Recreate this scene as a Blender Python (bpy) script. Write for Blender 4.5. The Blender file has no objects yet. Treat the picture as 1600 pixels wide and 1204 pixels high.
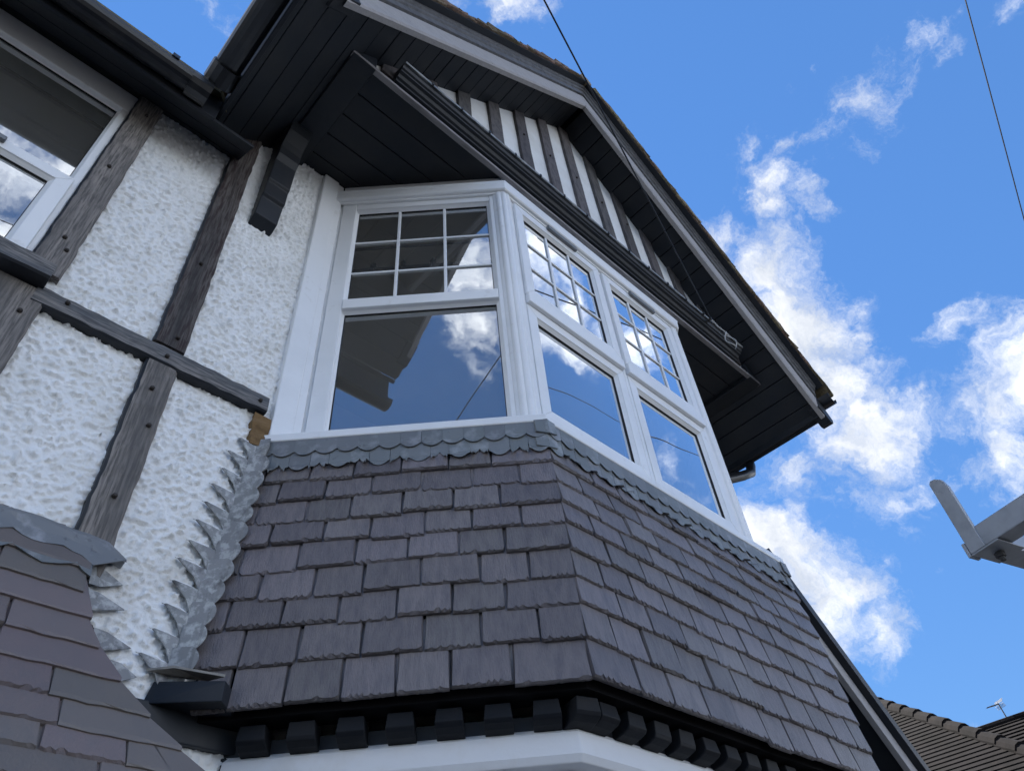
import bpy, bmesh, math, random
from mathutils import Vector, Matrix, noise
import numpy as np
random.seed(7)
rnd = random.random
def ru(a, b): return a + (b - a) * random.random()
SC = bpy.context.scene
COL = SC.collection
K = 1.2            # metres per drawing unit; the eye of the camera is the origin
R2 = math.sqrt(.5)

# ------------------------------------------------------------------ camera
cam = bpy.data.cameras.new('camera')
co = bpy.data.objects.new('camera', cam)
COL.objects.link(co)
xr = Vector((0.72767938, -0.68182258, -0.07483779))
yd = Vector((0.45116952, 0.55796314, -0.69650786))
fw = Vector((0.51665151, 0.47306988, 0.71363584))
co.matrix_world = Matrix(((xr.x, -yd.x, -fw.x, 0), (xr.y, -yd.y, -fw.y, 0), (xr.z, -yd.z, -fw.z, 0), (0, 0, 0, 1)))
cam.sensor_fit = 'HORIZONTAL'
cam.sensor_width = 36.0
cam.lens = 36.0 * 1142.13 / 1600.0
cam.clip_start = 0.02
cam.clip_end = 3000
SC.camera = co
F_PX = 1142.13
def pix(x, y):                       # direction of a sight line from image pixels, for the clouds and both cables
    v = xr * ((x - 800) / F_PX) + yd * ((y - 602) / F_PX) + fw
    return v.normalized()

# ------------------------------------------------------------------ sky and sun
SUN_AZ, SUN_EL = math.radians(70), math.radians(44)      # azimuth from +X towards +Y
W = bpy.data.worlds.new('World')
SC.world = W
W.use_nodes = True
nt = W.node_tree
nt.nodes.clear()
def N(tree, typ, **kw):
    n = tree.nodes.new(typ)
    for k, v in kw.items():
        if k.startswith('i_'):
            key = k[2:]
            n.inputs[int(key) if key.isdigit() else key].default_value = v
        else:
            setattr(n, k, v)
    return n
def M(tree, op, a, b=None, c=None, clamp=False):
    n = tree.nodes.new('ShaderNodeMath')
    n.operation = op
    n.use_clamp = clamp
    for i, v in enumerate((a, b, c)):
        if v is None: continue
        if isinstance(v, (int, float)): n.inputs[i].default_value = v
        else: tree.links.new(v, n.inputs[i])
    return n.outputs[0]
out = N(nt, 'ShaderNodeOutputWorld')
bg = N(nt, 'ShaderNodeBackground')
bgc = N(nt, 'ShaderNodeBackground')
mix = N(nt, 'ShaderNodeMixShader')
sky = N(nt, 'ShaderNodeTexSky')
sky.sky_type = 'NISHITA'
sky.sun_disc = False
sky.sun_elevation = SUN_EL
sky.sun_rotation = math.pi / 2 - SUN_AZ
sky.air_density = 0.8
sky.dust_density = 0.0
sky.ozone_density = 4.5
# camera-like rendering of the sky: a little more colour, the whole brightness range compressed evenly
hsv = N(nt, 'ShaderNodeHueSaturation', i_Saturation=1.13)
nt.links.new(sky.outputs[0], hsv.inputs['Color'])
lum = N(nt, 'ShaderNodeRGBToBW')
nt.links.new(hsv.outputs[0], lum.inputs[0])
comp = N(nt, 'ShaderNodeVectorMath', operation='SCALE')
nt.links.new(hsv.outputs[0], comp.inputs[0])
nt.links.new(M(nt, 'MULTIPLY', M(nt, 'POWER', lum.outputs[0], -0.62), 0.545), comp.inputs['Scale'])
nt.links.new(comp.outputs[0], bg.inputs[0])
bg.inputs[1].default_value = 0.15
tc = N(nt, 'ShaderNodeTexCoord')
D = tc.outputs['Generated']
# slow warp so the clouds have torn edges
nw = N(nt, 'ShaderNodeTexNoise', i_Scale=7.0, i_Detail=6.0, i_Roughness=0.62)
nt.links.new(D, nw.inputs['Vector'])
sub = N(nt, 'ShaderNodeVectorMath', operation='SUBTRACT')
nt.links.new(nw.outputs['Color'], sub.inputs[0]); sub.inputs[1].default_value = (.5, .5, .5)
scl = N(nt, 'ShaderNodeVectorMath', operation='SCALE'); scl.inputs['Scale'].default_value = 0.16
nt.links.new(sub.outputs[0], scl.inputs[0])
addv = N(nt, 'ShaderNodeVectorMath', operation='ADD')
nt.links.new(D, addv.inputs[0]); nt.links.new(scl.outputs[0], addv.inputs[1])
DW = addv.outputs[0]
CLOUDS = [  # bearing in the photograph, angular radius in px, density
    (730, -20, 55, .8), (780, 0, 48, .85), (700, 20, 30, .5), (750, 45, 30, .45), (380, 0, 40, .4),
    (1465, 80, 40, .36), (1420, 110, 34, .4), (1370, 120, 30, .42), (1345, 160, 46, .75), (1325, 205, 48, .8), (1365, 225, 30, .4),
    (1300, 180, 30, .45), (1225, 100, 22, .42), (1275, 90, 14, .4), (1193, 212, 30, .55), (1262, 225, 40, .6), (1240, 270, 48, .7),
    (1290, 250, 26, .4), (1215, 320, 46, .7), (1265, 340, 36, .55), (1110, 400, 60, .95), (1165, 390, 44, .6), (1195, 440, 85, 1.1),
    (1270, 420, 46, .55), (1320, 425, 26, .5), (1240, 520, 88, 1.1), (1290, 520, 44, .75), (1310, 610, 70, 1.0), (1370, 650, 66, 1.0), (1330, 690, 70, 1.0),
    (1400, 580, 36, .62), (1440, 560, 36, .62), (1490, 520, 40, .68), (1405, 650, 36, .6), (1240, 740, 70, .95), (1370, 765, 60, .72), (1290, 780, 40, .6),
    (1415, 790, 24, .5), (1560, 640, 85, 1.15), (1620, 600, 90, 1.2), (1580, 710, 75, 1.1), (1515, 645, 52, .95), (1500, 735, 36, .5), (1600, 20, 24, .55),
    (1225, 860, 90, 1.15), (1270, 905, 80, 1.1), (1280, 965, 55, .95), (1340, 960, 46, .75), (1380, 950, 34, .72), (1440, 890, 20, .35),
    (1350, 1055, 20, .5),
]
MIRROR_C = [(730, 505, 66, 1.0), (790, 470, 60, .9), (760, 400, 90, .9), (720, 570, 34, .75), (690, 590, 30, .5), (800, 560, 45, .7)]
MIRROR_F = [(860, 400, 90, 1.1), (905, 470, 75, .9), (880, 520, 52, 1.0), (910, 545, 44, .8), (1010, 520, 58, 1.0), (960, 470, 36, .6), (1050, 590, 24, .4),
            (1065, 730, 50, .5), (30, 200, 80, 1.0), (90, 270, 70, .9), (10, 270, 60, 1.0), (40, 290, 40, .8), (10, 380, 50, 1.0), (-60, 240, 90, 1.0)]
blobs = [(pix(x, y), r, w) for x, y, r, w in CLOUDS]
for x, y, r, w in MIRROR_C:          # where the angled panes look: clouds standing behind the camera
    d = pix(x, y); blobs.append((Vector((-d.y, -d.x, d.z)), r, w))
for x, y, r, w in MIRROR_F:
    d = pix(x, y); blobs.append((Vector((d.x, -d.y, d.z)), r, w))
acc = None
for d, r, w in blobs:
    dn = N(nt, 'ShaderNodeVectorMath', operation='DISTANCE')
    nt.links.new(DW, dn.inputs[0]); dn.inputs[1].default_value = d
    v = M(nt, 'MULTIPLY_ADD', dn.outputs['Value'], -w / (1.45 * r / F_PX), w)
    acc = v if acc is None else M(nt, 'SMOOTH_MAX', acc, v, 0.12)
# clouds over the rest of the sky, mostly out of view; cover raised to light the facade
n2 = N(nt, 'ShaderNodeTexNoise', i_Scale=2.6, i_Detail=5.0, i_Roughness=0.55)
nt.links.new(D, n2.inputs['Vector'])
gen = M(nt, 'MULTIPLY_ADD', n2.outputs["Fac"], 5.0, -1.95)
for v, cosang in ((fw, .80), (Vector((-fw.y, -fw.x, fw.z)), .90), (Vector((fw.x, -fw.y, fw.z)), .90)):
    dt = N(nt, 'ShaderNodeVectorMath', operation='DOT_PRODUCT')
    nt.links.new(D, dt.inputs[0]); dt.inputs[1].default_value = v
    near = M(nt, 'MULTIPLY_ADD', dt.outputs['Value'], -12.0, 12.0 * cosang)
    gen = M(nt, 'MINIMUM', gen, near)
acc = M(nt, 'MAXIMUM', acc, gen)
n1 = N(nt, 'ShaderNodeTexNoise', i_Scale=9.0, i_Detail=9.0, i_Roughness=0.66)
nt.links.new(DW, n1.inputs['Vector'])
den = M(nt, 'MULTIPLY_ADD', n1.outputs['Fac'], 2.45, -1.36)
den = M(nt, 'ADD', den, acc)
mr = N(nt, 'ShaderNodeMapRange', interpolation_type='SMOOTHSTEP')
mr.inputs['From Min'].default_value = 0.12; mr.inputs['From Max'].default_value = 0.95
nt.links.new(den, mr.inputs['Value'])
cov = M(nt, 'MULTIPLY', mr.outputs[0], 0.97)
# thick parts a little greyer than the bright rims
n3 = N(nt, 'ShaderNodeTexNoise', i_Scale=13.0, i_Detail=6.0, i_Roughness=0.6)
nt.links.new(DW, n3.inputs['Vector'])
cr = N(nt, 'ShaderNodeValToRGB')
cr.color_ramp.elements[0].position = .36; cr.color_ramp.elements[0].color = (.62, .67, .76, 1)
cr.color_ramp.elements[1].position = .60; cr.color_ramp.elements[1].color = (.95, .97, 1.0, 1)
nt.links.new(n3.outputs['Fac'], cr.inputs[0])
nt.links.new(cr.outputs[0], bgc.inputs[0])
sdn = N(nt, 'ShaderNodeVectorMath', operation='DOT_PRODUCT')
nt.links.new(D, sdn.inputs[0])
sdn.inputs[1].default_value = (math.cos(SUN_EL) * math.cos(SUN_AZ), math.cos(SUN_EL) * math.sin(SUN_AZ), math.sin(SUN_EL))
phase = N(nt, 'ShaderNodeMapRange', interpolation_type='SMOOTHSTEP')  # clouds facing the sun brighter, raised further to light the facade
phase.inputs['From Min'].default_value = 0.75; phase.inputs['From Max'].default_value = -0.5
phase.inputs['To Min'].default_value = 0.32; phase.inputs['To Max'].default_value = 1.3
nt.links.new(sdn.outputs['Value'], phase.inputs['Value'])
nt.links.new(phase.outputs[0], bgc.inputs[1])
nt.links.new(cov, mix.inputs[0]); nt.links.new(bg.outputs[0], mix.inputs[1]); nt.links.new(bgc.outputs[0], mix.inputs[2])
nt.links.new(mix.outputs[0], out.inputs[0])

sun = bpy.data.lights.new('sun', 'SUN')
sun.energy = 4.5
sun.angle = math.radians(.53)
sun.color = (1, .95, .88)
so = bpy.data.objects.new('sun', sun)
COL.objects.link(so)
sd = Vector((math.cos(SUN_EL) * math.cos(SUN_AZ), math.cos(SUN_EL) * math.sin(SUN_AZ), math.sin(SUN_EL)))
so.rotation_euler = sd.to_track_quat('Z', 'Y').to_euler()
so.location = sd * 40
vs = SC.view_settings
vs.view_transform = 'Standard'; vs.look = 'None'; vs.gamma = 1; vs.use_curve_mapping = False
vs.exposure = 1.84
W.cycles.sampling_method = 'MANUAL'
W.cycles.sample_map_resolution = 256
SC.cycles.adaptive_threshold = 0.025
SC.cycles.max_bounces = 6
SC.cycles.transparent_max_bounces = 12

# ------------------------------------------------------------------ materials
def mat(name, base, rough=.5, spec=.5, metal=0, bump=None, var=None, objvar=0, coat=0, stretch=(1, 1, 1), dirt=None):
    """bump=(scale, distance, detail); var=(scale, colour2, lo, hi); objvar: brightness change from piece to piece"""
    m = bpy.data.materials.new(name)
    m.use_nodes = True
    t = m.node_tree
    p = t.nodes['Principled BSDF']
    p.inputs['Roughness'].default_value = rough
    p.inputs['Specular IOR Level'].default_value = spec
    p.inputs['Metallic'].default_value = metal
    if coat: p.inputs['Coat Weight'].default_value = coat; p.inputs['Coat Roughness'].default_value = .1
    tcn = N(t, 'ShaderNodeTexCoord')
    mp = N(t, 'ShaderNodeMapping'); mp.inputs['Scale'].default_value = stretch
    t.links.new(tcn.outputs['Object'], mp.inputs[0])
    vec = mp.outputs[0]
    if objvar:
        oi = N(t, 'ShaderNodeObjectInfo')
        cmb = N(t, 'ShaderNodeCombineXYZ')
        ml = M(t, 'MULTIPLY', oi.outputs['Random'], 37.0)
        t.links.new(ml, cmb.inputs[0]); t.links.new(ml, cmb.inputs[1])
        ad = N(t, 'ShaderNodeVectorMath', operation='ADD')
        t.links.new(vec, ad.inputs[0]); t.links.new(cmb.outputs[0], ad.inputs[1])
        vec = ad.outputs[0]
    rgb = N(t, 'ShaderNodeRGB'); rgb.outputs[0].default_value = (*base, 1)
    colr = rgb.outputs[0]
    for vv in ([var] if var else []) + ([dirt] if dirt else []):
        nn = N(t, 'ShaderNodeTexNoise', i_Scale=vv[0], i_Detail=6.0, i_Roughness=.62)
        t.links.new(vec, nn.inputs['Vector'])
        mm = N(t, 'ShaderNodeMapRange'); mm.inputs['From Min'].default_value = vv[2]; mm.inputs['From Max'].default_value = vv[3]
        t.links.new(nn.outputs['Fac'], mm.inputs['Value'])
        mx = N(t, 'ShaderNodeMix', data_type='RGBA')
        t.links.new(mm.outputs[0], mx.inputs[0]); t.links.new(colr, mx.inputs[6]); mx.inputs[7].default_value = (*vv[1], 1)
        colr = mx.outputs[2]
    if objvar:
        hs = N(t, 'ShaderNodeHueSaturation')
        t.links.new(M(t, 'MULTIPLY_ADD', oi.outputs['Random'], 2 * objvar, 1 - objvar), hs.inputs['Value'])
        fr = M(t, 'FRACT', M(t, 'MULTIPLY', oi.outputs['Random'], 7.31))
        t.links.new(M(t, 'MULTIPLY_ADD', fr, .08, .46), hs.inputs['Hue'])
        t.links.new(colr, hs.inputs['Color'])
        colr = hs.outputs[0]
    t.links.new(colr, p.inputs['Base Color'])
    if bump:
        nb = N(t, 'ShaderNodeTexNoise', i_Scale=bump[0], i_Detail=bump[2], i_Roughness=.6)
        t.links.new(vec, nb.inputs['Vector'])
        bp = N(t, 'ShaderNodeBump'); bp.inputs['Distance'].default_value = bump[1]; bp.inputs['Strength'].default_value = .9
        t.links.new(nb.outputs['Fac'], bp.inputs['Height'])
        t.links.new(bp.outputs[0], p.inputs['Normal'])
    return m
MT = {}
MT['render'] = mat('white_roughcast', (.83, .84, .845), .85, .2, bump=(150, .0028, 5), var=(9, (.70, .70, .68), .45, .75), dirt=(2.2, (.60, .57, .52), .62, .82))
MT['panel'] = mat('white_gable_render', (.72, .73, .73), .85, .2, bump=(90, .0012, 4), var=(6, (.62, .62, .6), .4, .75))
MT['pvc'] = mat('white_pvc', (.81, .82, .83), .28, .5, bump=(300, .00015, 2), var=(3, (.73, .74, .745), .45, .75), dirt=(14, (.62, .61, .585), .62, .80))
MT['pvc2'] = mat('white_cornice_paint', (.72, .73, .75), .5, .4, bump=(60, .0006, 3), var=(5, (.62, .6, .57), .5, .8))
MT['black'] = mat('black_gloss_paint', (.017, .021, .028), .5, .28, bump=(45, .0008, 4), var=(4, (.03, .031, .034), .4, .75))
MT['blackd'] = mat('dull_shaded_black', (.010, .012, .016), .6, .2, bump=(45, .001, 4), var=(6, (.018, .019, .022), .45, .75))  # joist ends: black taken darker for the shade under the bay
MT['gutter'] = mat('black_gutter_plastic', (.014, .015, .018), .3, .5, bump=(30, .0004, 3), var=(7, (.05, .045, .04), .55, .85))
MT['barge'] = mat('weathered_grey_board', (.38, .365, .365), .7, .3, bump=(30, .0025, 8), stretch=(1, 3, 3), var=(14, (.33, .32, .32), .42, .7), dirt=(26, (.07, .07, .075), .66, .72))
MT['strip'] = mat('weathered_beam_lip', (.26, .25, .255), .65, .3, bump=(30, .001, 6), stretch=(.6, 4, 4), var=(12, (.14, .135, .14), .42, .7))
MT['strip2'] = mat('dark_grey_moulding_paint', (.12, .12, .125), .5, .4, bump=(30, .001, 6), stretch=(1, 3, 3), var=(12, (.06, .06, .065), .42, .7))
MT['timber'] = mat('weathered_black_oak', (.27, .243, .222), .75, .3, bump=(75, .0026, 9), stretch=(2.2, 2.2, .14), var=(75, (.10, .093, .088), .40, .62), dirt=(5, (.095, .09, .088), .46, .70))
MT['timberd'] = mat('black_oak_darker', (.12, .108, .10), .72, .3, bump=(75, .0026, 9), stretch=(2.2, 2.2, .14), var=(75, (.035, .021, .021), .40, .60), dirt=(5, (.035, .034, .034), .46, .70))  # upper middle stud, a darker tone than the other timbers
MT['timberh'] = mat('weathered_black_oak_rail', (.245, .23, .218), .72, .3, bump=(75, .0026, 9), stretch=(.14, 2.2, 2.2), var=(75, (.085, .084, .085), .40, .60), dirt=(6, (.065, .075, .09), .48, .68))
MT['stud'] = mat('faded_black_stud', (.10, .09, .088), .75, .3, bump=(40, .002, 6), stretch=(2, 2, .6), var=(18, (.05, .047, .047), .45, .65), objvar=.2)
MT['slate'] = mat('purple_grey_slate', (.178, .156, .155), .44, .5, bump=(26, .0034, 9), stretch=(1.4, 1.4, .5), var=(6, (.115, .103, .110), .4, .7), objvar=.21, dirt=(34, (.32, .32, .32), .74, .80))
MT['slate2'] = mat('old_slate', (.168, .140, .132), .5, .45, bump=(24, .0026, 9), stretch=(1.2, 1.2, .7), var=(5, (.15, .132, .128), .4, .7), objvar=.15, dirt=(28, (.17, .165, .15), .70, .78))
MT['lead'] = mat('lead_sheet', (.175, .185, .19), .5, .45, metal=.15, bump=(22, .0016, 6), var=(16, (.30, .31, .32), .52, .70), objvar=.10, dirt=(40, (.10, .105, .11), .62, .74))
MT['lead2'] = mat('worn_lead_sheet', (.24, .245, .25), .6, .4, metal=.1, bump=(34, .0022, 8), var=(38, (.42, .43, .43), .48, .60), objvar=.12, dirt=(20, (.11, .11, .115), .54, .68))
MT['tile'] = mat('brown_roof_tile', (.25, .19, .13), .9, .2, bump=(50, .004, 5), var=(12, (.14, .115, .085), .42, .62), objvar=.28, dirt=(20, (.16, .15, .08), .6, .75))
MT['fartile'] = mat('dark_brown_roof_tile', (.013, .011, .0115), .95, .1, bump=(14, .004, 5), var=(3, (.007, .006, .006), .42, .62), dirt=(9, (.022, .017, .015), .55, .75))
MT['brickwall'] = mat('rendered_house_wall', (.4, .37, .33), .9, .2, var=(3, (.33, .3, .27), .4, .7))
MT['metal'] = mat('galvanised_steel', (.34, .36, .39), .45, .5, metal=.45, bump=(60, .0004, 4), var=(20, (.27, .29, .31), .45, .7))
MT['dark'] = mat('dark_steel', (.03, .03, .032), .5, .5)
MT['mast'] = mat('aerial_metal', (.03, .03, .032), .6, .3)
MT['aerialgrid'] = mat('pale_aerial_reflector', (.5, .48, .45), .5, .5, metal=.3)
MT['cable'] = mat('black_cable', (.012, .013, .016), .5, .4)
MT['wire'] = mat('grey_wire', (.42, .43, .44), .5, .4)
MT['vent'] = mat('grey_vent', (.18, .19, .20), .5, .4)
MT['nail'] = mat('rusty_nail', (.035, .028, .024), .6, .4)
MT['packer'] = mat('bare_brown_timber', (.20, .125, .06), .85, .2, bump=(60, .003, 6), var=(20, (.11, .07, .035), .45, .65))
MT['room'] = mat('room_plaster', (.74, .69, .62), .9, .2, var=(2, (.68, .63, .56), .4, .7))
MT['rail'] = mat('dark_curtain_rail', (.05, .045, .04), .5, .4)
MT['ground'] = mat('driveway', (.065, .064, .062), .9, .2, bump=(30, .01, 5), var=(.8, (.05, .05, .05), .4, .65))
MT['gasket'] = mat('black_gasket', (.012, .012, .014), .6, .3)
MT['driftboard'] = mat('bleached_board_edge', (.30, .28, .25), .85, .2, bump=(50, .002, 5), var=(16, (.16, .15, .14), .45, .65))
MT['interior'] = mat('dark_void', (.01, .01, .012), .9, .1)
def glass_mat(name, ior, tint):
    m = bpy.data.materials.new(name)
    m.use_nodes = True
    t = m.node_tree
    t.nodes.clear()
    o = N(t, 'ShaderNodeOutputMaterial')
    g = N(t, 'ShaderNodeBsdfGlossy'); g.inputs['Roughness'].default_value = 0.004; g.inputs['Color'].default_value = (*tint, 1)
    tr = N(t, 'ShaderNodeBsdfTransparent'); tr.inputs['Color'].default_value = (.84, .87, .86, 1)
    f = N(t, 'ShaderNodeFresnel'); f.inputs['IOR'].default_value = ior
    mx = N(t, 'ShaderNodeMixShader')
    # float glass is never quite flat: a very slow ripple
    tcn = N(t, 'ShaderNodeTexCoord')
    nn = N(t, 'ShaderNodeTexNoise', i_Scale=1.6, i_Detail=1.0)
    t.links.new(tcn.outputs['Object'], nn.inputs['Vector'])
    bp = N(t, 'ShaderNodeBump'); bp.inputs['Distance'].default_value = .006; bp.inputs['Strength'].default_value = .5
    t.links.new(nn.outputs['Fac'], bp.inputs['Height']); t.links.new(bp.outputs[0], g.inputs['Normal'])
    t.links.new(M(t, 'MULTIPLY_ADD', f.outputs[0], 4.4, .12, clamp=True), mx.inputs[0]); t.links.new(tr.outputs[0], mx.inputs[1]); t.links.new(g.outputs[0], mx.inputs[2])
    df = N(t, 'ShaderNodeBsdfDiffuse'); df.inputs['Color'].default_value = (.75, .75, .74, 1)
    n2 = N(t, 'ShaderNodeTexNoise', i_Scale=2.2, i_Detail=5.0, i_Roughness=.6)
    t.links.new(tcn.outputs['Object'], n2.inputs['Vector'])
    fl = N(t, 'ShaderNodeMapRange'); fl.inputs['From Min'].default_value = .3; fl.inputs['From Max'].default_value = .75
    fl.inputs['To Min'].default_value = .025; fl.inputs['To Max'].default_value = .075
    t.links.new(n2.outputs['Fac'], fl.inputs['Value'])
    m2 = N(t, 'ShaderNodeMixShader')
    t.links.new(fl.outputs[0], m2.inputs[0]); t.links.new(mx.outputs[0], m2.inputs[1]); t.links.new(df.outputs[0], m2.inputs[2])
    t.links.new(m2.outputs[0], o.inputs[0])
    return m
MT['glass'] = glass_mat('window_glass', 1.52, (.94, .97, 1.0))

# ------------------------------------------------------------------ mesh helpers
LOC = {}
class MB:
    def __init__(s): s.v = []; s.f = []
    def add(s, verts, faces):
        n = len(s.v)
        s.v += [tuple(v) for v in verts]
        s.f += [tuple(n + i for i in f) for f in faces]
    def hexa(s, a, b):              # two quads (lists of 4 points) joined
        s.add(list(a) + list(b), [(3, 2, 1, 0), (4, 5, 6, 7), (0, 1, 5, 4), (1, 2, 6, 5), (2, 3, 7, 6), (3, 0, 4, 7)])
    def box(s, x0, x1, y0, y1, z0, z1):
        s.hexa([(x0, y0, z0), (x1, y0, z0), (x1, y1, z0), (x0, y1, z0)], [(x0, y0, z1), (x1, y0, z1), (x1, y1, z1), (x0, y1, z1)])
    def loft(s, rings, closed=True, caps=True):
        n = len(rings[0]); b = len(s.v)
        for r in rings: s.v += [tuple(p) for p in r]
        for i in range(len(rings) - 1):
            for j in range(n if closed else n - 1):
                k = (j + 1) % n
                s.f.append((b + i * n + j, b + i * n + k, b + (i + 1) * n + k, b + (i + 1) * n + j))
        if caps:
            s.f.append(tuple(b + j for j in reversed(range(n))))
            s.f.append(tuple(b + (len(rings) - 1) * n + j for j in range(n)))
    def tube(s, pts, r, seg=8, caps=True):
        pts = [Vector(p) for p in pts]
        rings = []
        up = Vector((0, 0, 1))
        for i, p in enumerate(pts):
            d = (pts[min(i + 1, len(pts) - 1)] - pts[max(i - 1, 0)]).normalized()
            a = d.cross(up if abs((pts[-1] - pts[0]).normalized().z) < .75 else Vector((1, .2, 0)))
            if a.length < .05: a = d.cross(Vector((1, 0, 0)))
            a.normalize(); b = a.cross(d).normalized()
            rr = r[i] if isinstance(r, (list, tuple)) else r
            rings.append([p + (a * math.cos(2 * math.pi * k / seg) + b * math.sin(2 * math.pi * k / seg)) * rr for k in range(seg)])
        s.loft(rings, True, caps)
    def build(s, name, m, parent=None, bevel=0, smooth=False, kind=None, seg=2, out=None):
        me = bpy.data.meshes.new(name)
        me.from_pydata([(x * K, y * K, z * K) for x, y, z in s.v], [], s.f)
        me.validate()
        bm = bmesh.new(); bm.from_mesh(me)
        bmesh.ops.recalc_face_normals(bm, faces=bm.faces)
        if out is not None:          # a single sheet: its face must look outwards
            bm.normal_update()
            for f in bm.faces:
                if f.normal.dot(out) < 0: f.normal_flip()
        bm.to_mesh(me); bm.free()
        if smooth:
            for p in me.polygons: p.use_smooth = True
        me.materials.append(MT[m] if isinstance(m, str) else m)
        return link(name, me, parent, bevel, kind, seg)
def link(name, me, parent=None, bevel=0, kind=None, seg=2):
    o = bpy.data.objects.new(name, me)
    COL.objects.link(o)
    if parent is not None: attach(o, parent)
    if bevel:
        b = o.modifiers.new('edge', 'BEVEL'); b.width = bevel; b.segments = seg; b.limit_method = 'ANGLE'; b.angle_limit = math.radians(35)
    if kind: o['kind'] = kind
    return o
def attach(o, parent):
    o.parent = parent
    o.matrix_parent_inverse = Matrix.Translation(-LOC.get(parent.name, Vector((0, 0, 0))))
def empty(name, loc, parent=None):
    o = bpy.data.objects.new(name, None)
    COL.objects.link(o)
    o.empty_display_size = .2
    o.location = Vector(loc) * K
    LOC[o.name] = o.location.copy()
    if parent is not None: attach(o, parent)
    return o
def tag(o, label, cat, group=None):
    o['label'] = label; o['category'] = cat
    if group: o['group'] = group
    return o
class Fr:                            # a face of the building: a along it, z up, o outwards
    def __init__(s, origin, ux, n): s.o = Vector(origin); s.u = Vector(ux); s.n = Vector(n)
    def p(s, a, z, o=0): return s.o + s.u * a + s.n * o + Vector((0, 0, z))
    def box(s, mb, a0, a1, z0, z1, o0, o1):
        mb.hexa([s.p(a0, z0, o0), s.p(a1, z0, o0), s.p(a1, z1, o0), s.p(a0, z1, o0)], [s.p(a0, z0, o1), s.p(a1, z0, o1), s.p(a1, z1, o1), s.p(a0, z1, o1)])
YW = 1.60                            # face of the main wall
YB = 1.0846                          # face of the bay's front window
XL, XR = 1.257, 2.488                # its corners
CANT = Fr((XL, YB, 0), (-R2, R2, 0), (-R2, -R2, 0))
FRONT = Fr((0, YB, 0), (1, 0, 0), (0, -1, 0))
CANTR = Fr((XR, YB, 0), (R2, R2, 0), (R2, -R2, 0))
TW = (YW - YB) * math.sqrt(2)
def bay(o, yend=YW):
    s = XL + YB - o * math.sqrt(2)
    xr_ = XR + .41421 * o
    return [Vector((s - yend, yend, 0)), Vector((XL - .41421 * o, YB - o, 0)), Vector((xr_, YB - o, 0)), Vector((xr_ + yend - YB + o, yend, 0))]
def bay_sweep(mb, prof, yend=YW, upto=4):
    rings = []
    lines = [bay(o, yend) for o, z in prof]
    for i in range(upto):
        rings.append([lines[j][i] + Vector((0, 0, prof[j][1])) for j in range(len(prof))])
    mb.loft(rings)

# ------------------------------------------------------------------ ground
mb = MB()
mb.add([(-400, -400, -1.375), (400, -400, -1.375), (400, 400, -1.375), (-400, 400, -1.375)], [(0, 1, 2, 3)])
g = mb.build('driveway', 'ground'); g['kind'] = 'structure'

# ------------------------------------------------------------------ the house
house = empty('house', (1.2, 1.6, -1.37))
tag(house, 'white roughcast house with black timbers, overhanging gable and slate-hung bay window', 'house')

# main wall with real roughcast relief
def rough_wall(x0, x1, z0, z1, step):
    nx = int((x1 - x0) / step) + 1; nz = int((z1 - z0) / step) + 1
    V = []
    nz_ = noise.noise
    for j in range(nz):
        z = z0 + (z1 - z0) * j / (nz - 1)
        for i in range(nx):
            x = x0 + (x1 - x0) * i / (nx - 1)
            h = .0030 * nz_((x * 7, z * 7, 0))
            h += .0022 * nz_((x * 34, z * 34, 3))
            h += .0020 * nz_((x * 95, z * 95, 7))
            w = nz_((x * 60 + 9, z * 72, 11)) + .55 * nz_((x * 140, z * 140, 5))
            if w > .12: h += min(.026 * (w - .12), .0092)
            w = nz_((x * 100 + 3, z * 110, 21))
            if w > .15: h += .016 * (w - .15)
            V.append((x, YW - h, z))
    Fa = []
    for j in range(nz - 1):
        for i in range(nx - 1):
            a = j * nx + i
            Fa.append((a, a + 1, a + nx + 1, a + nx))
    return V, Fa
mb = MB()
V, Fa = rough_wall(-.02, .80, .30, 3.06, .0042)
mb.add(V, Fa)
V, Fa = rough_wall(-.60, -.025, .30, 1.60, .009)
mb.add(V, Fa)
wall = mb.build('wall', 'render', house, smooth=True)
mb = MB()                            # the body of the house behind it
mb.box(-6, -.62, YW, YW + .2, -1.375, 2.75)
mb.box(-.62, -.02, YW + .06, YW + .2, -1.375, 1.66)
mb.box(-.02, .80, YW + .03, YW + .2, -1.375, 3.05)
mb.box(-.62, -.02, YW + .06, YW + .2, 2.74, 3.0)
mb.box(-.62, .80, YW, YW + .06, -1.375, .30)
mb.box(2.95, 3.15, YW, YW + .2, -1.375, 3.0)
mb.box(.80, 2.95, YW + .001, YW + .2, -1.375, -.6)
mb.box(.80, 2.95, YW + .001, YW + .2, .35, 1.05)
mb.box(3.15, 3.16, YW + .2, 7, -1.375, 3.2)
mb.box(-6.2, -6, YW, 7, -1.375, 3.2)
mb.box(-6.2, 3.16, 7, 7.2, -1.375, 3.2)
mb.box(-6, .55, YW + .21, 7, .9, .95)
mb.build('wall_core', 'render', house)

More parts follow.
